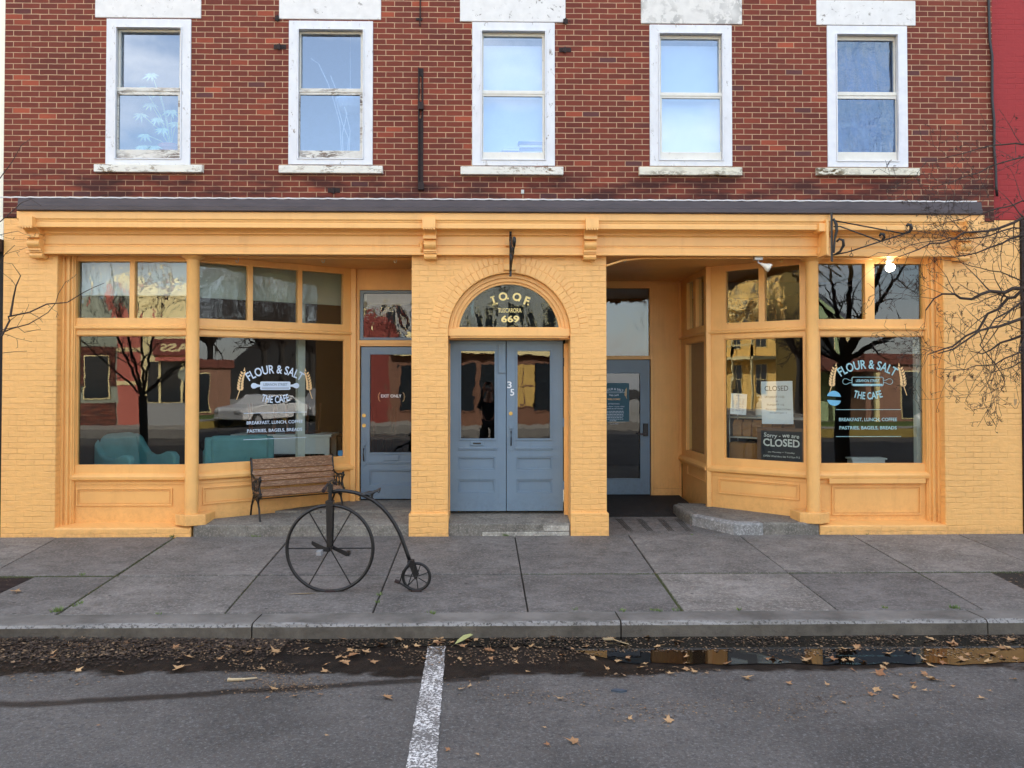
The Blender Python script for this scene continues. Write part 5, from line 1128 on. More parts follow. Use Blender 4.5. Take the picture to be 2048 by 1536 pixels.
# ================================================================ SIGN ARMS AND LAMPS
def sign_arm(nm, label, P, d, s=1.0):      # a wrought iron sign arm: wall bar, two stays, curled ends; arm points along d
    a = thing(nm, label, 'sign bracket', P, math.atan2(d[1], d[0]))
    b = MB(); b.box(-.012, .01, -.014, .014, -.26, .33); b.tube([(.02, 0, .25), (.05, 0, .18), (.055, 0, .10), (.03, 0, .0), (.02, 0, -.16)], [.012,.02,.018,.014,.012], 8); b.build('wall_bar', M['iron'], a, .002)
    b = MB(); b.tube([(.0, 0, .235), (.9*s, 0, -.015)], .0085, 8); b.tube([(.9*s, 0, -.015), (.96*s, 0, .0), (.985*s, 0, .04), (.975*s, 0, .075), (.945*s, 0, .085), (.925*s, 0, .065)], [.011,.016,.02,.02,.018,.014], 8); b.build('upper_stay', M['iron'], a, smooth=True)
    b = MB(); b.tube([(.02, 0, .155), (.09, 0, .15), (.62*s, 0, -.075)], .0085, 8); b.tube([(.62*s, 0, -.075), (.66*s, 0, -.04), (.655*s, 0, .0), (.62*s, 0, .01), (.60*s, 0, -.015)], [.010,.017,.02,.02,.012], 8); b.build('middle_stay', M['iron'], a, smooth=True)
    b = MB(); b.tube([(.0, 0, -.185), (.2*s, 0, -.165), (.62*s, 0, -.075), (.9*s, 0, -.015)], .0085, 8); b.tube([(.02, 0, -.185), (.09, 0, -.15), (.13, 0, -.08), (.125, 0, -.02), (.085, 0, .0), (.05, 0, -.03)], [.01,.014,.018,.018,.016,.01], 8); b.build('lower_stay', M['iron'], a, smooth=True)
    for x, z in ((.25*s, -.155), (.72*s, -.055)):
        b = MB(); b.tube([(x, 0, z+.04), (x, 0, z-.03)], .004, 6); b.tube([(x+.018*math.cos(q), 0, z-.05+.018*math.sin(q)) for q in [i*math.pi/7 for i in range(15)]], .004, 6); b.build('hanging_ring', M['rust'], a)
    return a
p = at(1663, 474, -.34); sign_arm('sign_bracket', 'black wrought iron sign bracket on the cornice over the right shopfront, arm angled sideways', (p.x, -.35, p.z-.035), (.80, -.60), .86)
p = at(1021, 510, -.14); a = sign_arm('sign_bracket', 'dark iron sign bracket seen end on above the arched window of the blue double doors', (p.x, -.14, p.z+.0), (.035, -1), .7)
M['metal_grey'] = plain('grey_junction_box', (.5,.5,.5,1), .4, .5)
def lamp(u, v, Y, lit, label):
    p = at(u, v, Y); a = thing('flood_lamp', label, 'lamp', (p.x, Y, ZC-.03), .0)
    b = MB(); b.box(-.05, .05, -.035, .035, -.045, .03); b.build('junction_box', M['metal_grey'], a, .005)
    b = MB(); b.tube([(-.0, 0, -.045), (.0, -.01, -.075), (.03, -.02, -.09)] if not lit else [(0, 0, -.045), (0, -.02, -.075)], .012, 8); b.build('knuckle', M['metal_grey'], a)
    d = Vector((.8, -.3, -.5)).normalized() if not lit else Vector((-.15, -.75, -.55)).normalized(); o0 = Vector((.03, -.02, -.09)) if not lit else Vector((-.02, -.01, -.07))
    rot = d.to_track_quat('Z', 'Y').to_matrix().to_4x4(); rot.translation = o0
    b = MB(rot); b.lathe([(.018, 0), (.02, .03), (.035, .06), (.052, .095), (.056, .115), (.05, .125)], n=20)
    if lit:
        m, t, q = newmat('lit_bulb'); q.inputs['Emission Color'].default_value = (1, .9, .72, 1); q.inputs['Emission Strength'].default_value = 7
    else: m = plain('frosted_bulb_glass', (.78,.76,.66,1), .25)
    b.build('bulb', m, a, smooth=True)
    if lit:
        l = bpy.data.lights.new('lamp_light', 'POINT'); l.energy = .05; l.color = (1, .86, .66); l.shadow_soft_size = .05; lo = bpy.data.objects.new('lamp_light', l); C.objects.link(lo); lo.location = Vector(a.location)+o0+d*.2
    return a
lamp(1516, 516, .0, False, 'unlit flood lamp on a grey box, left of the right column')
lamp(1778, 516, .07, True, 'lit flood lamp glowing over the rightmost cafe window')

# ================================================================ NEIGHBOURS
nb = thing('cream_building', 'cream sided building, a sliver showing at the left edge of the brick one', 'building')
m_cl = plain('cream_siding', S(236,232,214), .6, var=.04)
b = MB()
b.box(-16, WL-.004, .02, 8, 3.6, 8.5); b.build('wall', m_cl, nb); b = MB(); b.box(-16, XL0-.012, .03, 8, -.1, 3.59); b.build('shopfront', M['dark_in'], nb); b = MB(); b.box(-16, XL0-.01, -.1, .02, 3.45, 3.6); b.build('fascia', M['metal_roof'], nb)
b = MB()
for x in (-8.4, -11.2, -14): b.box(x-.5, x+.5, -.0, .06, 5, 6.8)
b.build('window', M['glass_up'], nb)
nr = thing('red_painted_building', 'neighbouring building with bright red painted brick at the right edge', 'building')
b = MB(); b.box(WR+.004, 16, .035, 8, 3.9, 9.3); b.build('wall', M['red_paint_brick'], nr); b = MB(); b.box(XR1+.004, 16, .04, 8, -.1, 3.89); b.build('lower_wall', M['brick'], nr)
b = MB(); b.box(XR1+.005, XR1+.06, -.02, .04, 0, 3.89); b.build('downpipe', M['rust'], nr)
b = MB()
for x in (8.6, 11.2): b.wall(x-.55, x+.55, 4.55, 6.45, -.01, .06, [(x-.42, x+.42, 4.7, 5.48), (x-.42, x+.42, 5.54, 6.32)])
wn = b.build('window', M['white_clean'], nr)
b = MB(); [b.box(x-.43, x+.43, .015, .03, 4.69, 6.33) for x in (8.6, 11.2)]; b.build('pane', M['glass_up'], wn)

# ================================================================ STREET TREES (bare)
def barkmat(name, a, c):
    m, t, b = newmat(name); v = objc(t); n = nse(t, scaled(t, v, (1, 1, .35)), 30, 5, .7); t.links.new(ramp(t, n, .3, .7, a, c), b.inputs['Base Color']); b.inputs['Roughness'].default_value = .85; bump(t, b, n, .8, .006); return m
M['bark'] = barkmat('bark', (.018,.015,.013,1), (.06,.052,.045,1)); M['twig'] = barkmat('twig_bark', (.022,.014,.010,1), (.055,.036,.026,1))
def grow(mb, rnd, p, d, r, Ln, depth, droop=0., dens=1.0, zig=.28, flat=.6, minr=.0016):
    n = max(3, int(Ln/.055)); pts = [Vector(p)]; rs = [r]; d = Vector(d).normalized()
    for i in range(n):
        d = (d+Vector((rnd.gauss(0, zig), rnd.gauss(0, zig*flat), rnd.gauss(0, zig)-droop*.05))*.5).normalized()
        pts.append(pts[-1]+d*Ln/n); rs.append(max(minr, r*(1-.75*(i+1)/n)))
        if depth > 0 and rnd.random() < .62*dens and i > 0:
            sgn = 1 if (i+rnd.randrange(2)) % 2 else -1; ax = d.cross(Vector((rnd.gauss(0,.3), -1, rnd.gauss(0,.3)))).normalized()*sgn
            nd_ = (d*.6+ax*rnd.uniform(.5, 1.1)+Vector((0, rnd.gauss(0,.25), 0))).normalized()
            grow(mb, rnd, pts[-1], nd_, rs[-1]*.62, Ln*rnd.uniform(.22, .5)*(1-.4*i/n), depth-1, droop, dens, zig, flat, minr)
        elif rnd.random() < .5:                   # bud or spur
            q = pts[-1]; e = Vector((rnd.gauss(0,1), rnd.gauss(0,.6), rnd.gauss(0,1))).normalized()*rnd.uniform(.008, .03); mb.tube([q, q+e], [minr*1.1, minr*1.3], 3, False)
    mb.tube(pts, rs, 5 if r > .01 else 3, False)
def limb(mb, rnd, pts, r0, r1, dens=1.0, depth=2, tw=.55, skip=0, droop=0., minr=.0016):
    pts = [Vector(p) for p in pts]; fine = [pts[0]]
    for a_, c_ in zip(pts[:-1], pts[1:]):
        m_ = max(1, int((c_-a_).length/.09))
        for k in range(1, m_+1): fine.append(a_.lerp(c_, k/m_)+Vector((rnd.gauss(0,.010), rnd.gauss(0,.012), rnd.gauss(0,.010))))
    n = len(fine); rs = [r0+(r1-r0)*i/(n-1) for i in range(n)]; mb.tube(fine, rs, 7, False)
    for i in range(max(1, skip), n):
        if rnd.random() < .75*dens:
            d = (fine[i]-fine[i-1]).normalized(); sg = rnd.choice((-1, 1)); ax = d.cross(Vector((rnd.gauss(0,.3), -1, rnd.gauss(0,.3)))).normalized()*sg
            grow(mb, rnd, fine[i], d*.65+ax*rnd.uniform(.35, 1), max(minr*1.3, rs[i]*.5), tw*rnd.uniform(.4, 1.0), depth, droop, dens, minr=minr)
def pt(u, v, Y): return at(u, v, Y)
YR = -2.35
tr = thing('street_tree', 'bare gnarled street tree whose dense thorny twigs spread over the right pier', 'tree', (5.66, YR, zp(YR)-.02))
T0 = Vector((5.66, YR, zp(YR)-.02)); rnd = random.Random(17)
b = MB(); tk = [(0,0,0),(.01,0,.5),(-.02,.01,1.1),(.02,0,1.7),(.0,0,2.25)]; b.tube([T0+Vector(q) for q in tk], [.17,.125,.115,.115,.13], 14); b.build('trunk', M['bark'], tr, smooth=True).matrix_parent_inverse = Matrix.Translation(-T0)
top = T0+Vector((0,0,2.25)); b = MB()
LB = [([(2046,573),(2007,578),(1955,592),(1946,599),(1908,587),(1889,586),(1868,601),(1852,618)], .030, -2.3, top),
      ([(2046,637),(2002,653),(1960,660),(1932,681),(1903,698),(1878,707)], .026, -2.6, top), ([(2044,580),(2014,602),(1978,630),(1955,658),(1908,688),(1854,712)], .024, -2.2, top),
      ([(2046,672),(2002,688),(1983,705),(1946,705)], .022, -2.0, top), ([(2046,437),(1978,461),(1932,468),(1861,494),(1791,515)], .020, -2.5, top+Vector((-.1,0,.7))),
      ([(2046,470),(2002,489),(1955,503),(1885,517)], .018, -2.2, top+Vector((-.1,0,.5))), ([(2048,286),(1982,294),(1904,312),(1852,325)], .012, -2.4, top+Vector((0,0,1.5))),
      ([(2048,310),(1982,333),(1930,354),(1865,372)], .012, -2.6, top+Vector((0,0,1.4))), ([(2046,400),(1990,420),(1920,440),(1850,462)], .012, -2.1, top+Vector((0,0,.9))), ([(2046,455),(1960,474),(1880,478),(1800,500),(1740,515)], .011, -2.0, top+Vector((0,0,.5))),
      ([(2046,598),(1990,640),(1960,690),(1990,730),(2012,770)], .014, -2.5, top), ([(2048,560),(1980,540),(1900,520),(1870,515)], .010, -2.1, top+Vector((0,0,.3))), ([(2044,705),(1990,728),(1930,738),(1880,742)], .012, -2.3, top+Vector((0,0,-.3))), ([(2046,725),(1985,745),(1960,790)], .010, -2.4, top+Vector((0,0,-.3)))]
for pts, r, Y, o0 in LB:
    P = [pt(u, v, Y) for u, v in pts]; st = [o0, o0.lerp(P[0], .5)+Vector((0, 0, .12))]
    limb(b, rnd, st+P, r*1.1, r*.2, 1.1, 3, .55, int((P[0]-o0).length/.09*.7), minr=.0019)
for (dx, dy, dz, r) in ((.9,-.2,1.3,.06), (.5,.6,1.8,.06), (.2,-.8,1.4,.05), (1.3,.2,.7,.05), (.1,.3,2.6,.05)):
    e = Vector((dx, dy, dz)); limb(b, rnd, [top, top+e*.35+Vector((.05,0,.08)), top+e*.8, top+e*1.5+Vector((0,0,-.1))], r, .008, .5, 2, .7, 4, minr=.003)
b.build('branches', M['twig'], tr).matrix_parent_inverse = Matrix.Translation(-T0)
for u, v in ((1908, 756), (2030, 803)):
    c_ = MB(); p = pt(u, v, -2.2); c_.add([(p.x-.012, p.y, p.z+.02), (p.x+.015, p.y-.01, p.z+.025), (p.x+.012, p.y, p.z-.03), (p.x-.004, p.y+.005, p.z-.04)], [(0,1,2,3)]); c_.tube([(p.x, p.y, p.z+.02), (p.x-.01, p.y, p.z+.08)], .0015, 4); c_.build('hanging_leaf', M['leaf'], tr).matrix_parent_inverse = Matrix.Translation(-T0)
T1 = Vector((-5.45, YR, zp(YR)-.03)); rnd = random.Random(5)
tl = thing('street_tree', 'slender bare street tree with smooth forking twigs reaching in at the left edge', 'tree', T1)
b = MB(); b.tube([T1+Vector(q) for q in ((0,0,0),(.0,0,.5),(.02,0,1.1),(.0,0,1.75))], [.095,.068,.060,.062], 12); b.build('trunk', M['bark'], tl, smooth=True).matrix_parent_inverse = Matrix.Translation(-T1)
top = T1+Vector((0,0,1.75)); b = MB()
for pts, r, Y, o0 in (([(0,672),(14,639),(21,632),(59,625),(94,611),(131,604),(164,583),(209,566)], .016, -2.3, top), ([(0,668),(60,650),(94,622),(120,590),(128,562)], .010, -2.2, top), ([(21,632),(21,599),(33,573),(37,552),(26,527)], .008, -2.3, None), ([(0,444),(44,407),(60,398),(77,412)], .009, -2.4, top+Vector((0,0,1.1))), ([(0,470),(20,466),(37,463)], .006, -2.3, top+Vector((0,0,.9))),
                      ([(0,357),(26,325),(45,295),(62,273)], .009, -2.4, top+Vector((0,0,1.3))), ([(0,660),(30,650),(52,668),(80,658),(62,640)], .006, -2.2, top), ([(0,530),(12,512),(28,490)], .006, -2.3, top+Vector((0,0,.6))), ([(0,710),(22,704),(50,702)], .005, -2.2, top)):
    P = [pt(u, v, Y) for u, v in pts]; st = [o0, o0.lerp(P[0], .55)+Vector((0, 0, .08))] if o0 else []
    limb(b, rnd, st+P, r*1.3, .0022, .42, 1, .30, (int((P[0]-o0).length/.09*.9) if o0 else 0), minr=.0018)
for (dx, dy, dz, r) in ((-.6,.1,1.5,.024), (.12,-.4,1.9,.024), (-.3,.5,2.0,.02), (-.5,-.4,1.2,.02), (.02,.2,2.4,.022), (-1.0,0,.9,.018)):
    e = Vector((dx, dy, dz)); limb(b, rnd, [top, top+e*.4, top+e*.8, top+e*1.4], r, .005, .6, 1, .7, 4, minr=.003)
b.build('branches', M['twig'], tl).matrix_parent_inverse = Matrix.Translation(-T1)

# ================================================================ THINGS BEHIND THE GLASS
M['teal'] = plain('teal_upholstery', S(98,152,158), .8, var=.1, bmp=.3, bscale=120); M['darkwood'] = plain('dark_chair_wood', S(96,52,30), .45, var=.3, scale=10); M['whitep'] = plain('white_painted_furniture', (.78,.79,.8,1), .5, var=.04)
def armchair(loc, rz, label):
    a = thing('armchair', label, 'armchair', loc, rz, 'teal armchairs in the window')      # faces +x
    b = MB(); n = 10; vs = []; fs = []
    b = MB(); b.prism([(-.36,.10),(-.20,.10),(-.20,.40),(-.24,.62),(-.29,.84),(-.34,.89),(-.44,.90),(-.50,.86),(-.49,.70),(-.44,.40)], .64, 'y', -.32)
    b.build('backrest', M['teal'], a, .03)
    for sg in (-1, 1):
        c_ = MB(); c_.prism([(-.42,.12),(.34,.12),(.40,.50),(.40,.60),(.34,.66),(.24,.66),(.12,.61),(.0,.60),(-.10,.64),(-.18,.73),(-.26,.84),(-.34,.88),(-.46,.86)], .10, 'y', sg*.34-.05); c_.build('armrest', M['teal'], a, .025)
    c_ = MB(); c_.box(-.26, .34, -.30, .30, .26, .44); c_.build('seat', M['teal'], a, .04)
    for x in (-.34, .28):
        for y in (-.3, .3): c_ = MB(); c_.tube([(x, y, 0), (x, y, .14)], [.014, .022], 8); c_.build('leg', M['darkwood'], a)
    return a
p = at(205, 880, 1.0); ac1 = armchair((p.x+.34, 1.15, .25), -.5, 'teal armchair seen from the side in the leftmost window')
p = at(490, 880, 1.45); ac2 = armchair((p.x-.15, 1.6, .25), R(112), 'teal armchair seen from behind above the bench'); ac1.scale = (1.15, 1, 1.02); ac2.scale = (1,1.15,1.0)
tb_ = thing('white_table', 'white painted table with turned up chairs on it behind the bench', 'table', (-3.1, 2.45, .25))
b = MB(); b.box(-.75, .75, -.3, .3, .80, .84); b.build('table_top', M['whitep'], tb_, .005); b = MB(); b.box(-.7, .7, -.27, -.25, .55, .80); b.build('apron', M['whitep'], tb_, .003)
for x in (-.68, .68):
    for y in (-.24, .24): b = MB(); b.box(x-.035, x+.035, y-.035, y+.035, 0, .8); b.build('leg', M['whitep'], tb_, .004)
def chair(loc, rz, flip, label, g='dark wooden chairs'):
    a = thing('wooden_chair', label, 'chair', loc, rz, g); z0 = (lambda z: .46-z+.0) if flip else (lambda z: z)
    b = MB(); zz = sorted((z0(.43), z0(.46))); b.box(-.2, .2, -.2, .2, zz[0], zz[1]); b.build('seat', M['darkwood'], a, .006)
    for x in (-.17, .17):
        for y in (-.17, .17): b = MB(); b.tube([(x*1.1, y*1.1, z0(0)), (x, y, z0(.43))], .015, 6); b.build('leg', M['darkwood'], a)
    b = MB(); b.box(-.2, .2, .17, .2, min(z0(.86), z0(.92)), max(z0(.86), z0(.92)))
    for k in range(5): x = -.17+.085*k; b.tube([(x, .185, z0(.46)), (x, .185, z0(.87))], .009, 6)
    b.build('backrest', M['darkwood'], a); return a
chair((-3.45, 2.42, 1.09), .2, True, 'dark wooden chair upturned on the white table, left one'); chair((-2.85, 2.5, 1.09), -.3, True, 'dark wooden chair upturned on the white table, right one')
for x, y, r_, lb in ((-1.75,3.4,.3,'dark chair upturned deep in the left room beside the pale post'), (-2.2,3.9,-.2,'dark chair upturned at the back of the left room, left of another')):
    t_ = thing('cafe_table', 'small dark cafe table carrying an upturned chair' + (', nearer the pale post' if x > -2 else ', further back'), 'table', (x, y, .25)); b = MB(); b.lathe([(.38, .72), (.38, .75)], n=24); b.build('table_top', M['darkwood'], t_); b = MB(); b.lathe([(.22, 0), (.2, .03), (.03, .05), (.03, .72)], n=12); b.build('leg', M['iron'], t_)
    chair((x, y, 1.0), r_, True, lb)
# right bay: shelf, bottles, bags, notices, chalkboard
def inb(s, dep, z): return MD @ Vector((s, dep, z))
rzD = math.atan2(tC.y, tC.x)
Db = inb((sr(1448)+sr(1520))/2, .4, 0)
sh = thing('wire_shelf', 'wire shelf rack behind the angled right window', 'shelf', (Db.x, Db.y, .25), rzD)
dS = lambda v, y: CAM.z-(v-765)*(y-CAM.y)/F-.25
zsh = dS(833, Db.y); b = MB(); b.box(-.28, .75, -.16, .16, zsh-.02, zsh); b.build('shelf_board', M['metal_grey'], sh, .003); zs2 = dS(873, Db.y); b = MB(); b.box(-.28, .75, -.16, .16, zs2-.02, zs2); b.build('shelf_board', M['metal_grey'], sh, .003)
for x in (-.27, .74):
    for y in (-.15, .15): b = MB(); b.tube([(x, y, 0), (x, y, zsh+.02)], .008, 6); b.build('post', M['metal_grey'], sh)
M['kraft'] = plain('kraft_paper', S(172,122,76), .8, var=.2, scale=9, bmp=.7, bscale=16); M['card'] = plain('cardboard', S(150,104,58), .8, var=.08)
b0 = None
for k, dx in enumerate((-.19, -.06, .08, .22, .36, .5)):
    q = inb((sr(1448)+sr(1520))/2+dx, .36+.02*(k % 2), zs2+.25)
    if b0 is None:
        m_ = MB(); hh = zsh-zs2-.045; m_.add([(-.06,-.045,0),(.06,-.045,0),(.06,.045,0),(-.06,.045,0),(-.065,-.04,hh*.7),(.062,-.05,hh*.7),(.065,.04,hh*.7),(-.06,.045,hh*.7),(-.055,-.01,hh),(.058,-.012,hh),(.058,.01,hh),(-.055,.012,hh)], [(3,2,1,0),(0,1,5,4),(1,2,6,5),(2,3,7,6),(3,0,4,7),(4,5,9,8),(5,6,10,9),(6,7,11,10),(7,4,8,11),(8,9,10,11)])
        b0 = m_.build('paper_bag', M['kraft'], bevel=.006); o = b0
    else: o = dup(b0)
    o.location = q; o.rotation_euler.z = rzD+.1*math.sin(k*4); tag(o, 'folded brown paper bag standing in a row on the rack, right bay window', 'paper bag', 'brown paper bags on the rack')
q = inb(sr(1480), .36, .0); b = MB(); b.box(-.24, .16, -.14, .14, 0, zs2-.28+.2); b.box(-.01, .01, -.142, .142, .0, zs2-.075); o = b.build('cardboard_box', M['card'], bevel=.004, loc=(q.x, q.y, .25)); o.rotation_euler.z = rzD; tag(o, 'brown cardboard box under the rack in the angled right window', 'box')
q = inb(sr(1502), .34, zsh+.25); bo = thing('pump_bottle', 'clear pump bottle with a white label on the rack', 'bottle', q)
m, t, bb = newmat('clear_plastic'); bb.inputs['Base Color'].default_value = (.45,.55,.6,1); bb.inputs['Roughness'].default_value = .2; bb.inputs['Alpha'].default_value = .75
b = MB(); b.lathe([(.055, 0), (.06, .01), (.06, .14), (.05, .18), (.022, .21), (.02, .225)], n=20); b.build('bottle', m, bo, smooth=True)
b = MB(); b.lathe([(.0605, .03), (.0605, .12)], n=20); b.build('label', M['whitep'], bo); b = MB(); b.lathe([(.022, .225), (.022, .25)], n=12); b.tube([(0,0,.25),(0,0,.285),(-.05,-.01,.285)], .007, 6); b.build('pump', M['whitep'], bo)
M['notice'] = plain('white_notice_paper', S(226,230,240), .7, var=.05); M['ink'] = plain('black_marker_ink', (.03,.035,.05,1), .6)
def notice(u0, u1, v0, v1, name, label, rot=0, dep=.052):
    s0, s1 = sr(u0), sr(u1); D = MD @ Vector(((s0+s1)/2, dep, 0)); z0, z1 = [CAM.z-(v-765)*(D.y-CAM.y)/F for v in (v1, v0)]
    a = thing(name, label, 'notice', (D.x, D.y, (z0+z1)/2), rzD); a.rotation_euler.y = rot
    h, w2 = (z1-z0)/2, (s1-s0)/2; b = MB(); b.box(-w2, w2, -.0, .003, -h, h); b.build('sheet', M['notice'], a); return a, w2, h
a, w2, h = notice(1520, 1583, 762, 848, 'closed_notice', 'large handwritten CLOSED paper notice taped inside the angled right window', -.02)
t_ = MB(); put_text(t_, 'CLOSED', -.02*w2, h*.55, w2*1.5, h*.24, -.002, bold=.0); put_text(t_, 'SATURDAY 1/1/22', -.15*w2, h*.22, w2*1.25, h*.10, -.002, wob=.002); put_text(t_, '+', 0, h*.0, w2*.12, None, -.002); put_text(t_, 'SUNDAY 1/2', -.1*w2, -h*.14, w2*1.1, h*.08, -.002, wob=.003)
put_text(t_, 'due to staffing shortage', .05*w2, -h*.33, w2*1.6, h*.08, -.002, shear=.15, wob=.003); put_text(t_, 'we apologize :(', .05*w2, -h*.50, w2*1.1, h*.08, -.002, shear=.15); t_.build('lettering', M['ink'], a)
a, w2, h = notice(1458, 1490, 787, 829, 'hours_notice', 'small white printed menu sheet tilted behind the angled window glass', .06)
t_ = MB(); put_text(t_, 'menu', 0, h*.75, w2*.7, h*.13, -.002); rr = random.Random(2)
for cxx in (-.62, -.2, .2, .6):
    for k in range(13):
        if rr.random() < .85: t_.box(cxx*w2-w2*.15, cxx*w2+w2*rr.uniform(.02, .15), -.002, -.001, h*(.5-k*.105), h*(.5-k*.105)+h*.03)
t_.build('lettering', plain('grey_print', S(130,136,160), .7), a)
s0, s1 = sr(1508), sr(1606); D = MD @ Vector(((s0+s1)/2, .12, 0)); kz = lambda v: CAM.z-(v-765)*(D.y-CAM.y)/F
cb_ = thing('chalkboard', 'framed black chalkboard reading Sorry we are CLOSED standing on the window sill', 'chalkboard', (D.x, D.y, kz(893)), rzD); h = (kz(858)-kz(932))/2; w2 = (s1-s0)/2
b = MB(); b.wall(-w2, w2, -h, h, -.02, .01, [(-w2+.05, w2-.05, -h+.04, h-.04)]); b.build('frame', plain('brown_frame_wood', S(110,74,48), .6, var=.2), cb_, .004)
b = MB(); b.box(-w2+.05, w2-.05, -.008, .004, -h+.04, h-.04); b.build('board', plain('blackboard', (.012,.014,.02,1), .7), cb_)
t_ = MB(); put_text(t_, 'Sorry - we are', .0, h*.48, w2*1.45, h*.30, -.011, shear=.12, bold=.01, wob=.006); put_text(t_, 'CLOSED', 0, h*.0, w2*1.5, h*.42, -.011, bold=.025, wob=.004); put_text(t_, 'on Monday + Tuesday', 0, -h*.36, w2*1.1, h*.10, -.011); put_text(t_, 'OPEN Wed thru Sat 9-3 Sun 9-2', 0, -h*.60, w2*1.5, h*.10, -.011)
t_.build('lettering', M['whitep'], cb_)
p = at(1732, 918, .9); b = MB(); b.box(-.24, .24, -.1, .1, 0, .02); b.box(-.22, .22, -.08, .08, -.7, 0); o = b.build('white_counter', M['whitep'], loc=(p.x, .9, p.z), bevel=.004); tag(o, 'low white counter just above the sill of the rightmost window', 'counter')
# upstairs: plant, dried branches and lamp shade, books
x0, x1, z0, z1 = holes[0]; M['pot'] = plain('terracotta_pot', S(196,120,104), .7); M['plantleaf'] = plain('pale_green_leaf', S(205,236,190), .5, var=.15)
pp = thing('potted_plant', 'umbrella leaved house plant in a terracotta pot in the leftmost upstairs window', 'plant', (x0+.62, .42, z0+.12))
b = MB(); b.lathe([(.10, 0), (.14, .19), (.16, .19), (.16, .24), (.14, .24)], n=20); b.build('pot', M['pot'], pp)
b = MB(); c_ = MB(); rnd = random.Random(8)
for (hx, hy, hz) in ((-.28,-.12,.35),(-.12,-.14,.55),(-.22,-.1,.75),(-.3,-.12,.95),(-.1,-.12,.9),(-.05,-.14,.42),(-.3,-.14,.2),(-.2,-.12,1.12),(.05,-.12,.66),(-.34,-.1,.62),(-.15,-.13,.2),(.12,-.13,.5)):
    q = Vector((hx, hy, hz)); b.tube([(0, 0, .22), (hx*.4, hy*.4, hz*.55+.1), q], .006, 5)
    for k in range(8):
        a_ = k*math.pi/4+rnd.random()*.4; d = Vector((math.cos(a_), -.3*rnd.random(), math.sin(a_)*.55-.5)); e = Vector((-d.z, 0, d.x))*.013; L_ = rnd.uniform(.09, .13)
        c_.add([q, q+d*L_*.4+e, q+d*L_, q+d*L_*.4-e], [(0,1,2,3)])
b.build('stems', M['plantleaf'], pp); c_.build('leaves', M['plantleaf'], pp)
x0, x1, z0, z1 = holes[1]; b = MB(); zz = z0+.12
for pts in ([(.62,0),(.60,.35),(.66,.62),(.55,.85),(.45,1.1)],[(.66,0),(.68,.3),(.60,.5),(.52,.8)],[(.60,0),(.57,.5),(.5,.75),(.42,1.0),(.3,1.25),(.2,1.32)],[(.68,0),(.70,.4),(.63,.7)]): b.tube([(x0+x, .3, zz+z) for x, z in pts], .005, 5)
o = b.build('dried_branch', M['white_in']); tag(o, 'pale dried branches standing in the second upstairs window', 'branch')
ls = thing('lamp_shade', 'white paper lamp shade hanging at the middle rail of the second upstairs window', 'lamp shade', (x1-.36, .45, zz+.82)); b = MB(); b.lathe([(.06, .16), (.16, .10), (.20, .0), (.16, -.10), (.06, -.15)], n=16); b.build('shade', M['white_in'], ls); b = MB(); b.tube([(0,0,.15),(0,0,1.6)], .004, 5); b.build('cord', M['white_in'], ls)
x0, x1, z0, z1 = holes[2]; M['book'] = plain('pale_book_cover', S(96,120,170), .6, var=.2); rr = random.Random(6)
for k, (dx, w2, n0, hh) in enumerate(((.50,.11,0,.035),(.51,.12,1,.04),(.48,.11,2,.035),(.76,.19,0,.03),(.75,.18,1,.035),(.77,.18,2,.03),(.76,.17,3,.03),(.75,.18,4,.03))):
    o = MB(); zz = z0+.13+n0*.042; o.box(-w2, w2, -.07, .07, 0, hh*.16); o.box(-w2, w2, -.07, .07, hh*.84, hh); o.box(-w2, -w2+.006, -.07, .07, hh*.16, hh*.84); o.box(-w2+.006, w2-.006, -.062, .07, hh*.16, hh*.84)
    q = o.build('book', M['book'] if k % 2 else M['whitep'], loc=(x0+dx, .145, zz)); q.rotation_euler.z = rr.uniform(-.06, .06); tag(q, 'book lying flat in the ' + ('left' if dx < .6 else 'right') + ' stack behind the middle upstairs window', 'book', 'books in the upstairs window, ' + ('left' if dx < .6 else 'right') + ' stack')
# ================================================================ THE OTHER SIDE OF THE STREET (seen in the window glass)
YO = -22.0; ZO = CAM.z-(848-765)*(31.9)/F-.02
b = MB(); b.box(-120, 120, YO-30, -18.81, ZO-.4, ZO); o = tag(b.build('far_pavement', concrete('sunlit_pavement', (.42,.40,.35,1), (.36,.34,.3,1), .8, False, False)), kind='structure')
b = MB(); b.box(9, 120, -18.8, -18.62, ZO-.4, ZO+.012); tag(b.build('yellow_kerb', plain('yellow_kerb_paint', (.30,.22,.05,1), .7)), kind='structure'); b = MB(); b.box(-120, 8.99, -18.8, -18.62, ZO-.4, ZO+.012); tag(b.build('far_kerb', concrete('far_kerb_stone', (.2,.19,.17,1), (.15,.14,.13,1), .8, False, False)), kind='structure')
M['siding_grey'] = plain('sage_siding', S(150,156,138), .7, var=.05, stretch=(1,1,8)); M['salmon'] = plain('salmon_paint', S(190,104,88), .7, var=.06); M['cream'] = plain('cream_paint', S(238,222,164), .6, var=.04)
M['brownwood'] = plain('brown_shopfront_wood', S(116,78,56), .6, var=.15); M['yellow'] = plain('yellow_house_paint', S(236,196,110), .7, var=.05, stretch=(1,1,9)); M['green'] = plain('pale_green_siding', S(164,186,140), .7, var=.06, stretch=(1,1,9))
M['shingle'] = plain('red_brown_shingle', S(118,70,58), .85, var=.2); M['slate'] = plain('grey_slate', S(88,94,104), .7, var=.1); M['grass'] = plain('lawn', (.10,.15,.03,1), .9, var=.3, scale=20); M['greypaint'] = plain('grey_stucco', S(150,152,152), .8, var=.05)
M['dark_glass'] = plain('dark_window_glass', (.02,.025,.03,1), .08)
def far(x, Y=YO): return x
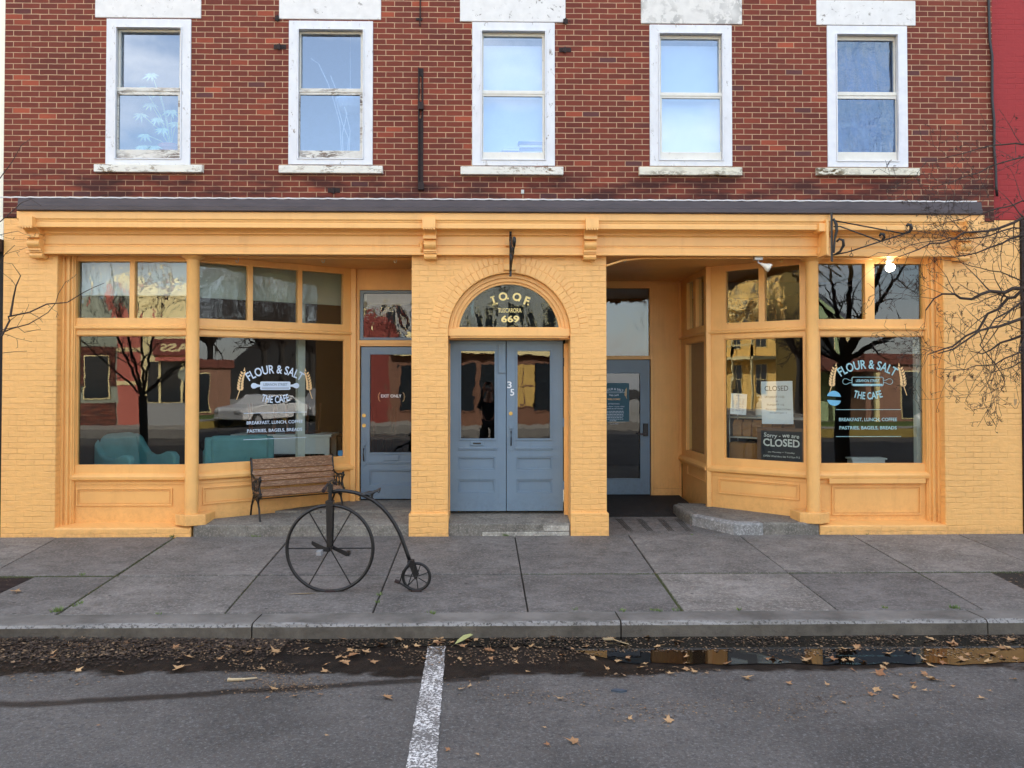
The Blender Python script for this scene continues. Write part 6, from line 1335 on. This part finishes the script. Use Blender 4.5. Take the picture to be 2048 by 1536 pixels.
def block(name, label, x0, x1, z1, mat, y0=YO, dep=8, roof='flat', cor=None):
    a = thing(name, label, 'building', ((x0+x1)/2, y0, ZO)); hw = (x1-x0)/2
    b = MB(); b.box(-hw, hw, -dep, 0, 0, z1-ZO); b.build('wall', mat, a)
    if roof == 'flat': b = MB(); b.box(-hw-.1, hw+.1, -.3, .16, z1-ZO-.35, z1-ZO+.12); b.build('parapet', cor or mat, a, .02)
    else:
        b = MB(); h = z1-ZO; b.prism([(-hw-.3, h), (hw+.3, h), (0, h+hw*roof)], dep+.6, 'y', -dep-.3) if False else b.add([(-hw-.3, .3, h), (hw+.3, .3, h), (0, .3, h+hw*roof), (-hw-.3, -dep, h), (hw+.3, -dep, h), (0, -dep, h+hw*roof)], [(2,1,0),(3,4,5),(0,1,4,3),(1,2,5,4),(2,0,3,5)])
        b.build('roof', cor or M['slate'], a)
        b = MB(); b.add([(-hw, .31, h), (hw, .31, h), (0, .31, h+hw*roof-.2)], [(2,1,0)]); b.build('gable', mat, a)
    return a
def fwin(a, x, z, w_, h, mat=None, tr=None, bars=0):
    b = MB(); b.box(x-w_/2-.05, x+w_/2+.05, 0, .06, z-.05, z+h+.05); f = b.build('window', tr or M['cream'], a)
    b = MB(); b.box(x-w_/2, x+w_/2, .06, .075, z, z+h); b.build('pane', mat or M['dark_glass'], f)
    if bars:
        b = MB(); b.box(x-w_/2, x+w_/2, .075, .09, z+h/2-.02, z+h/2+.02); [b.box(x-w_/2+w_*k/bars-.02, x-w_/2+w_*k/bars+.02, .075, .09, z, z+h) for k in range(1, bars)]; b.build('glazing_bar', tr or M['cream'], f)
a = block('sage_house', 'dark brick building with sage siding reflected at the left of the leftmost window', -24, -15.2, 5.2, M['siding_grey'])
b = MB(); b.box(-4.35, 4.35, .0, .05, -.02, .9); b.box(-4.35, 4.35, .0, .05, 1.6, 3.2); b.build('brick_panel', M['brick'], a)
for x in (-2.5, -.2, 2.2, 3.6): fwin(a, x, 1.1, .9, 1.7)
a = block('salmon_shop', 'salmon pink shop building reflected in the leftmost window', -15.2, -14.25, 6.2, M['salmon'], cor=M['cream']); b = MB(); [b.box(-.48, .48, 0, .05, z, z+.16) for z in (1.65, 3.0)]; b.build('band', M['cream'], a)
a = block('cream_shop', 'cream fronted shop with a brown sign reflected in the leftmost window', -14.25, -6.2, 5.6, M['cream'])
b = MB(); b.box(-4.0, 4.0, 0, .06, .0, .9); b.build('stall_riser', M['greypaint'], a); b = MB(); b.box(-3.7, 4.0, 0, .05, .95, 2.6); b.build('shop_glass', M['dark_glass'], a)
b = MB(); [b.box(x-.05, x+.05, .05, .1, .9, 2.65) for x in (-3.2, -2.3, -.9, .6, 2.1, 3.2)]; b.build('mullion', M['cream'], a)
b = MB(); b.box(-3.3, 3.3, 0, .35, 2.62, 2.78); b.build('awning_rail', M['salmon'], a)
sg_ = thing('shop_sign', 'brown shop sign board with cream letters reading GLASS reflected in the left window', 'sign', (-11.75, YO+.06, 3.32)); b = MB(); b.box(-2.0, 2.0, 0, .06, -.33, .33); b.build('board', plain('brown_sign_board', S(120,50,36), .5), sg_)
t_ = MB(); put_text(t_, 'GLASS', -.65, -.16, 1.95, .32, .065, flip=True, bold=.03); t_.build('lettering', M['cream'], sg_)
b = MB(); b.lathe([(.26, .10), (.26, .13)], (0, 0, 0), 24, 'y'); o = b.build('round_sign', M['siding_grey'], loc=(-12.4, YO, ZO+2.05)); tag(o, 'small round hanging sign on the cream shop, reflected in the leftmost window', 'sign')
a = block('red_barn_shop', 'barn red wooden building reflected in the exit door glass', -6.2, -4.4, 4.6, plain('barn_red', S(124,48,38), .7, var=.1))
a = block('brown_shop', 'brown timber shopfront under a cream fascia reflected in the blue doors', -4.4, 4.6, 3.45, M['brownwood'], cor=M['cream'])
b = MB(); b.box(-4.45, 4.45, 0, .5, 2.9, 3.15); b.build('fascia', M['cream'], a)
for x in (-3.6, -2.4, -1.2, 0, 2.2, 3.4): fwin(a, x, .55, .9, 1.95, tr=M['brownwood'])
fwin(a, 1.15, .75, 1.1, 1.7, mat=plain('yellow_blind', S(200,165,90), .7), tr=M['brownwood'], bars=3)
a = block('grey_gabled_house', 'tall grey house with steep gable reflected in the fanlight', -1.5, 4.2, 6.6, M['greypaint'], y0=YO-4, roof=.9)
for x in (-1.6, 0, 1.6): fwin(a, x, 3.7, .8, 1.5)
a = block('white_house', 'white house set back behind the brown shop', -8.5, -3.5, 7.0, M['greypaint'], y0=YO-5, roof=.6); fwin(a, -1, 4, .9, 1.5); fwin(a, 1.2, 4, .9, 1.5)
a = block('green_house', 'pale green gabled house with a red brown porch reflected in the right window', 10.8, 16.2, 4.6, M['green'], y0=YO-3, roof=.95)
for x in (-1.7, 0.2, 1.8): fwin(a, x, 2.9, .8, 1.4)
b = MB(); b.add([(-3.2, 2.2, 2.35), (3.2, 2.2, 2.35), (3.2, 0, 3.0), (-3.2, 0, 3.0), (-3.2, 2.2, 2.2), (3.2, 2.2, 2.2), (3.2, 0, 2.85), (-3.2, 0, 2.85)], [(0,1,2,3),(7,6,5,4),(0,4,5,1),(1,5,6,2),(2,6,7,3),(3,7,4,0)]); b.build('porch_roof', M['shingle'], a)
for x in (-3.1, -1.5, .0, 1.5, 3.1): b = MB(); b.box(x-.08, x+.08, 2.0, 2.16, 0, 2.25); b.build('porch_post', M['cream'], a)
b = MB(); b.box(2.75, 2.9, .0, .06, 2.9, 4.6); b.build('corner_board', M['cream'], a)
a = block('brick_garage', 'low brown brick garage reflected at the right of the rightmost window', 16.4, 22, 3.0, plain('brown_brick', S(150,112,92), .8, var=.15), y0=YO-1.5, cor=M['shingle']); fwin(a, 0, .2, 2.4, 2.0)
b = MB(); b.box(10.5, 22.5, YO-1.4, YO+1.4, ZO-.1, ZO+.05); tag(b.build('lawn', M['grass']), kind='structure')
# long yellow house far along the street, seen in the angled right bay
a = block('yellow_house', 'tall yellow house with balconies reflected in the angled right window', -66, -30, 10.6, M['yellow'], y0=YO+1, dep=10, cor=M['cream'])
for k in range(12):
    for z in (1.0, 4.0, 7.2): fwin(a, -16.5+k*3, z, 1.1, 1.9, bars=2)
for z in (3.2, 6.4):
    b = MB(); b.box(-18, 18, 0, 1.5, z, z+.18); b.build('balcony', M['cream'], a)
    b = MB(); [b.box(x-.06, x+.06, 1.38, 1.5, z-3.1, z+.9) for x in [-17.8+k*2.37 for k in range(16)]]; b.box(-18, 18, 1.4, 1.48, z+.85, z+.95); b.build('balcony_post', M['cream'], a)
# hillside and woods beyond, reflected in the angled left bay
hb = MB(); n = 60; vs = []
for j in range(8):
    for i in range(n+1):
        x = -130+260*i/n; y = -48-j*14; vs.append((x, y, -.6+ (0 if j == 0 else 6.0*j**.75*(1+.4*noise.noise(Vector((x*.03, j*.6, 0)))))*(min(1, max(.05, (x-.95*abs(y))/30)))))
hb.add(vs, [(j*(n+1)+i, (j+1)*(n+1)+i, (j+1)*(n+1)+i+1, j*(n+1)+i+1) for j in range(7) for i in range(n)][::-1])
def hillm():
    m, t, b = newmat('wooded_hillside'); v = pos(t); c = ramp(t, nse(t, v, 1.6, 9, .8), .42, .62, (.004,.004,.003,1), (.06,.042,.022,1)); t.links.new(c, b.inputs['Base Color']); b.inputs['Roughness'].default_value = .95; return m
tag(hb.build('hillside', hillm(), smooth=True), kind='structure')
fb = MB(); rnd = random.Random(31)
def far_tree(x, y, h, label):
    T = Vector((x, y, ZO)); a = thing('bare_tree', label, 'tree', T); b = MB(); b.tube([T, T+Vector((.05, 0, h*.3)), T+Vector((0, 0, h*.42))], [h*.03, h*.022, h*.02], 9); b.build('trunk', M['bark'], a).matrix_parent_inverse = Matrix.Translation(-T)
    b = MB(); top = T+Vector((0, 0, h*.38))
    for k in range(7):
        q = k*.9+rnd.random()*.4; e = Vector((math.cos(q)*.32, math.sin(q)*.32, rnd.uniform(.35, .62)))*h; limb(b, rnd, [top, top+e*.4, top+e*.75, top+e], h*.012, h*.003, .5, 1, h*.22, 3, minr=.012)
    b.build('branches', M['twig'], a).matrix_parent_inverse = Matrix.Translation(-T)
for x, y, h, lb in ((9.6, -19.4, 7.5, 'bare tree across the road reflected between the green house and the brown shop'), (23.5, -22.5, 9, 'bare tree behind the parked cars, reflected in the angled left bay'), (24, -27, 10, 'tall bare tree behind the white sedan, reflected in the left bay'), (29, -23.5, 9, 'bare tree at the far right end of the reflected street'), (-25.5, -19.6, 8, 'bare tree before the yellow house, reflected in the angled right bay'), (34, -30, 11, 'tallest bare tree far along the reflected hillside')): far_tree(x, y, h, lb)
# parked cars across the road
M['car_w'] = plain('white_car_paint', (.75,.76,.76,1), .2, var=.02); M['car_s'] = plain('silver_car_paint', (.5,.5,.5,1), .25, .3, .02); M['tyre'] = plain('tyre_rubber', (.02,.02,.02,1), .8)
def car(x, y, label, mat, tall=0, nm='parked_car', L_=4.5):
    zr = road_z(y); a = thing(nm, label, 'car', (x, y, zr)); k = L_/4.5; W = .88
    side = [(-2.25,.35),(-2.25,.75),(-2.1,.88),(-1.5,.94),(-.95,1.02),(-.35,1.42+tall),(.6,1.46+tall),(1.25,1.40+tall),(1.85,1.02+tall*.3),(2.2,.95+tall*.2),(2.27,.6),(2.2,.35)]
    b = MB(); vs = []; n = len(side)
    for t_, (yy, sc) in enumerate(((-W, 0), (-W*1.0, 1), (W*1.0, 1), (W, 0))): pass
    for yy, inn in ((-W, 0), (W, 0)):
        for X, Z in side: vs.append((X*k, yy*(1-(.16 if Z > 1.1 else 0)), Z))
    b.add(vs, [tuple(range(n))[::-1], tuple(range(n, 2*n))]+[(i, (i+1)%n, n+(i+1)%n, n+i) for i in range(n)]); b.build('body', mat, a, .05)
    for yy in (-W, W):
        g = MB(); s = -1 if yy < 0 else 1; g.prism([(-.85*k,1.0),(-.3*k,1.36+tall),(.15*k,1.38+tall),(.15*k,1.0)], .02, 'y', yy*.985-.01) if False else g.add([(-.78*k, yy*.995+s*.01, 1.02), (-.3*k, yy*.86+s*.01, 1.36+tall), (.2*k, yy*.86+s*.01, 1.39+tall), (.2*k, yy*.995+s*.01, 1.02), (.28*k, yy*.995+s*.01, 1.02), (.28*k, yy*.86+s*.01, 1.39+tall), (1.15*k, yy*.86+s*.01, 1.34+tall), (1.5*k, yy*.995+s*.01, 1.05)], [(0,1,2,3),(4,5,6,7)]); g.build('window', M['dark_glass'], a)
    for xx in (-1.42*k, 1.4*k):
        for yy in (-W, W):
            w_ = MB(); w_.lathe([(.31, yy-.1), (.33, yy-.08), (.33, yy+.08), (.31, yy+.1)], (xx, 0, .33), 20, 'y'); wo = w_.build('wheel', M['tyre'], a); w_ = MB(); s = -1 if yy < 0 else 1; w_.lathe([(.2, yy+s*.1-.005), (.2, yy+s*.1+.005)], (xx, 0, .33), 14, 'y'); w_.build('rim', M['metal_grey'], wo)
    for yy in (-.6, .6): g = MB(); g.box(-2.29*k, -2.2*k, yy-.16, yy+.16, .66, .8); g.build('headlight', M['whitep'], a, .02)
    return a
car(18.0, -17.7, 'white sedan parked across the road, reflected in the angled left bay', M['car_w'])
car(22.9, -17.7, 'taller silver car parked behind the white sedan, reflected in the left bay', M['car_s'], .3)

# ================================================================ PHOTOGRAPHER (seen in the glass of the blue door)
ph = thing('person', 'person in dark clothes holding up a phone, reflected in the left blue door', 'person', (0, -9.95, road_z(-9.95)))
hP = 1.76; skin = plain('skin', S(200,150,122), .55, var=.03); coat = plain('black_coat_cloth', (.012,.012,.014,1), .8); 
zc = CAM.z-road_z(-9.95)
def skinned(name, V, E, RR, mat, parent):
    me = bpy.data.meshes.new(name); me.from_pydata(V, E, []); o = bpy.data.objects.new(name, me); C.objects.link(o); o.parent = parent; me.materials.append(mat)
    o.modifiers.new('s', 'SKIN'); me.skin_vertices[0].data[0].use_root = True
    for i, r in enumerate(RR): me.skin_vertices[0].data[i].radius = r if isinstance(r, tuple) else (r, r)
    s = o.modifiers.new('d', 'SUBSURF'); s.levels = 2; s.render_levels = 2; return o
V = [(0,0,.95),(0,0,1.15),(0,.0,1.38),(0,.02,1.50),(0,.04,1.60),(0,.05,1.70),
     (-.10,0,.90),(-.11,.01,.50),(-.12,0,.09),(-.12,.14,.04),(.10,0,.90),(.11,.01,.50),(.12,0,.09),(.12,.14,.04),
     (-.19,0,1.42),(-.24,.14,1.24),(-.09,.36,zc-.09),(.19,0,1.42),(.24,.14,1.24),(.09,.36,zc-.09)]
E = [(0,1),(1,2),(2,3),(3,4),(4,5),(0,6),(6,7),(7,8),(8,9),(0,10),(10,11),(11,12),(12,13),(2,14),(14,15),(15,16),(2,17),(17,18),(18,19)]
RR = [(.16,.11),(.15,.11),(.17,.12),(.06,.06),(.085,.095),(.075,.09),.09,.062,.045,(.045,.05),.09,.062,.045,(.045,.05),.065,.048,.03,.065,.048,.03]
body = skinned('body', V, E, RR, skin, ph)
cV = [(0,0,.88),(0,0,1.15),(0,.0,1.38),(-.19,0,1.42),(-.24,.14,1.24),(-.11,.33,zc-.13),(.19,0,1.42),(.24,.14,1.24),(.11,.33,zc-.13)]
skinned('coat', cV, [(0,1),(1,2),(2,3),(3,4),(4,5),(2,6),(6,7),(7,8)], [(.20,.14),(.18,.14),(.19,.14),.078,.06,.042,.078,.06,.042], coat, ph)
skinned('trousers', [(0,0,.92),(-.10,0,.86),(-.11,.01,.50),(-.12,0,.10),(.10,0,.86),(.11,.01,.50),(.12,0,.10)], [(0,1),(1,2),(2,3),(0,4),(4,5),(5,6)], [(.17,.13),.105,.08,.065,.105,.08,.065], coat, ph)
b = MB(); b.ball((0, .03, 1.685), .105, 8, (.9, 1.0, 1.05)); h_ = b.build('hair', M['darkwood'], ph, smooth=True); h_.location = (0, -.022, .012)
b = MB()
for sx_ in (-1, 1): b.ball((sx_*.034, .137, 1.685), .011, 5); b.ball((sx_*.088, .045, 1.67), .02, 5, (.4, 1, 1.4))
b.build('eyes_and_ears', skin, ph, smooth=True); b = MB(); b.prism([(.13,1.69),(.165,1.65),(.135,1.645)], .022, 'x', -.011); b.build('nose', skin, ph, .003); b = MB(); b.box(-.025, .025, .125, .14, 1.612, 1.62); b.build('mouth', M['pot'], ph, .003)
for sx_ in (-1, 1):
    hv = [(sx_*.09, .36, zc-.09), (sx_*.085, .385, zc-.04)]; he = [(0,1)]; hr = [.024, .026]
    for k in range(4): i0 = len(hv); z = zc-.055+.022*k; hv += [(sx_*.082, .41, z), (sx_*.066, .425, z+.002), (sx_*.05, .418, z)]; he += [(1, i0), (i0, i0+1), (i0+1, i0+2)]; hr += [.0095, .0085, .0075]
    i0 = len(hv); hv += [(sx_*.07, .37, zc-.03), (sx_*.05, .372, zc-.012)]; he += [(1, i0), (i0, i0+1)]; hr += [.011, .009]
    skinned('hand', hv, he, hr, skin, ph)
pn = MB(); pn.box(-.075, .075, -.004, .004, -.038, .038); o = pn.build('phone', M['iron'], loc=(0, -9.95+.40, CAM.z), bevel=.004); tag(o, 'black phone held up sideways by the person reflected in the door', 'phone')
# the phone's lens sits just in front of its own body
o.location.y = CAM.y-.06
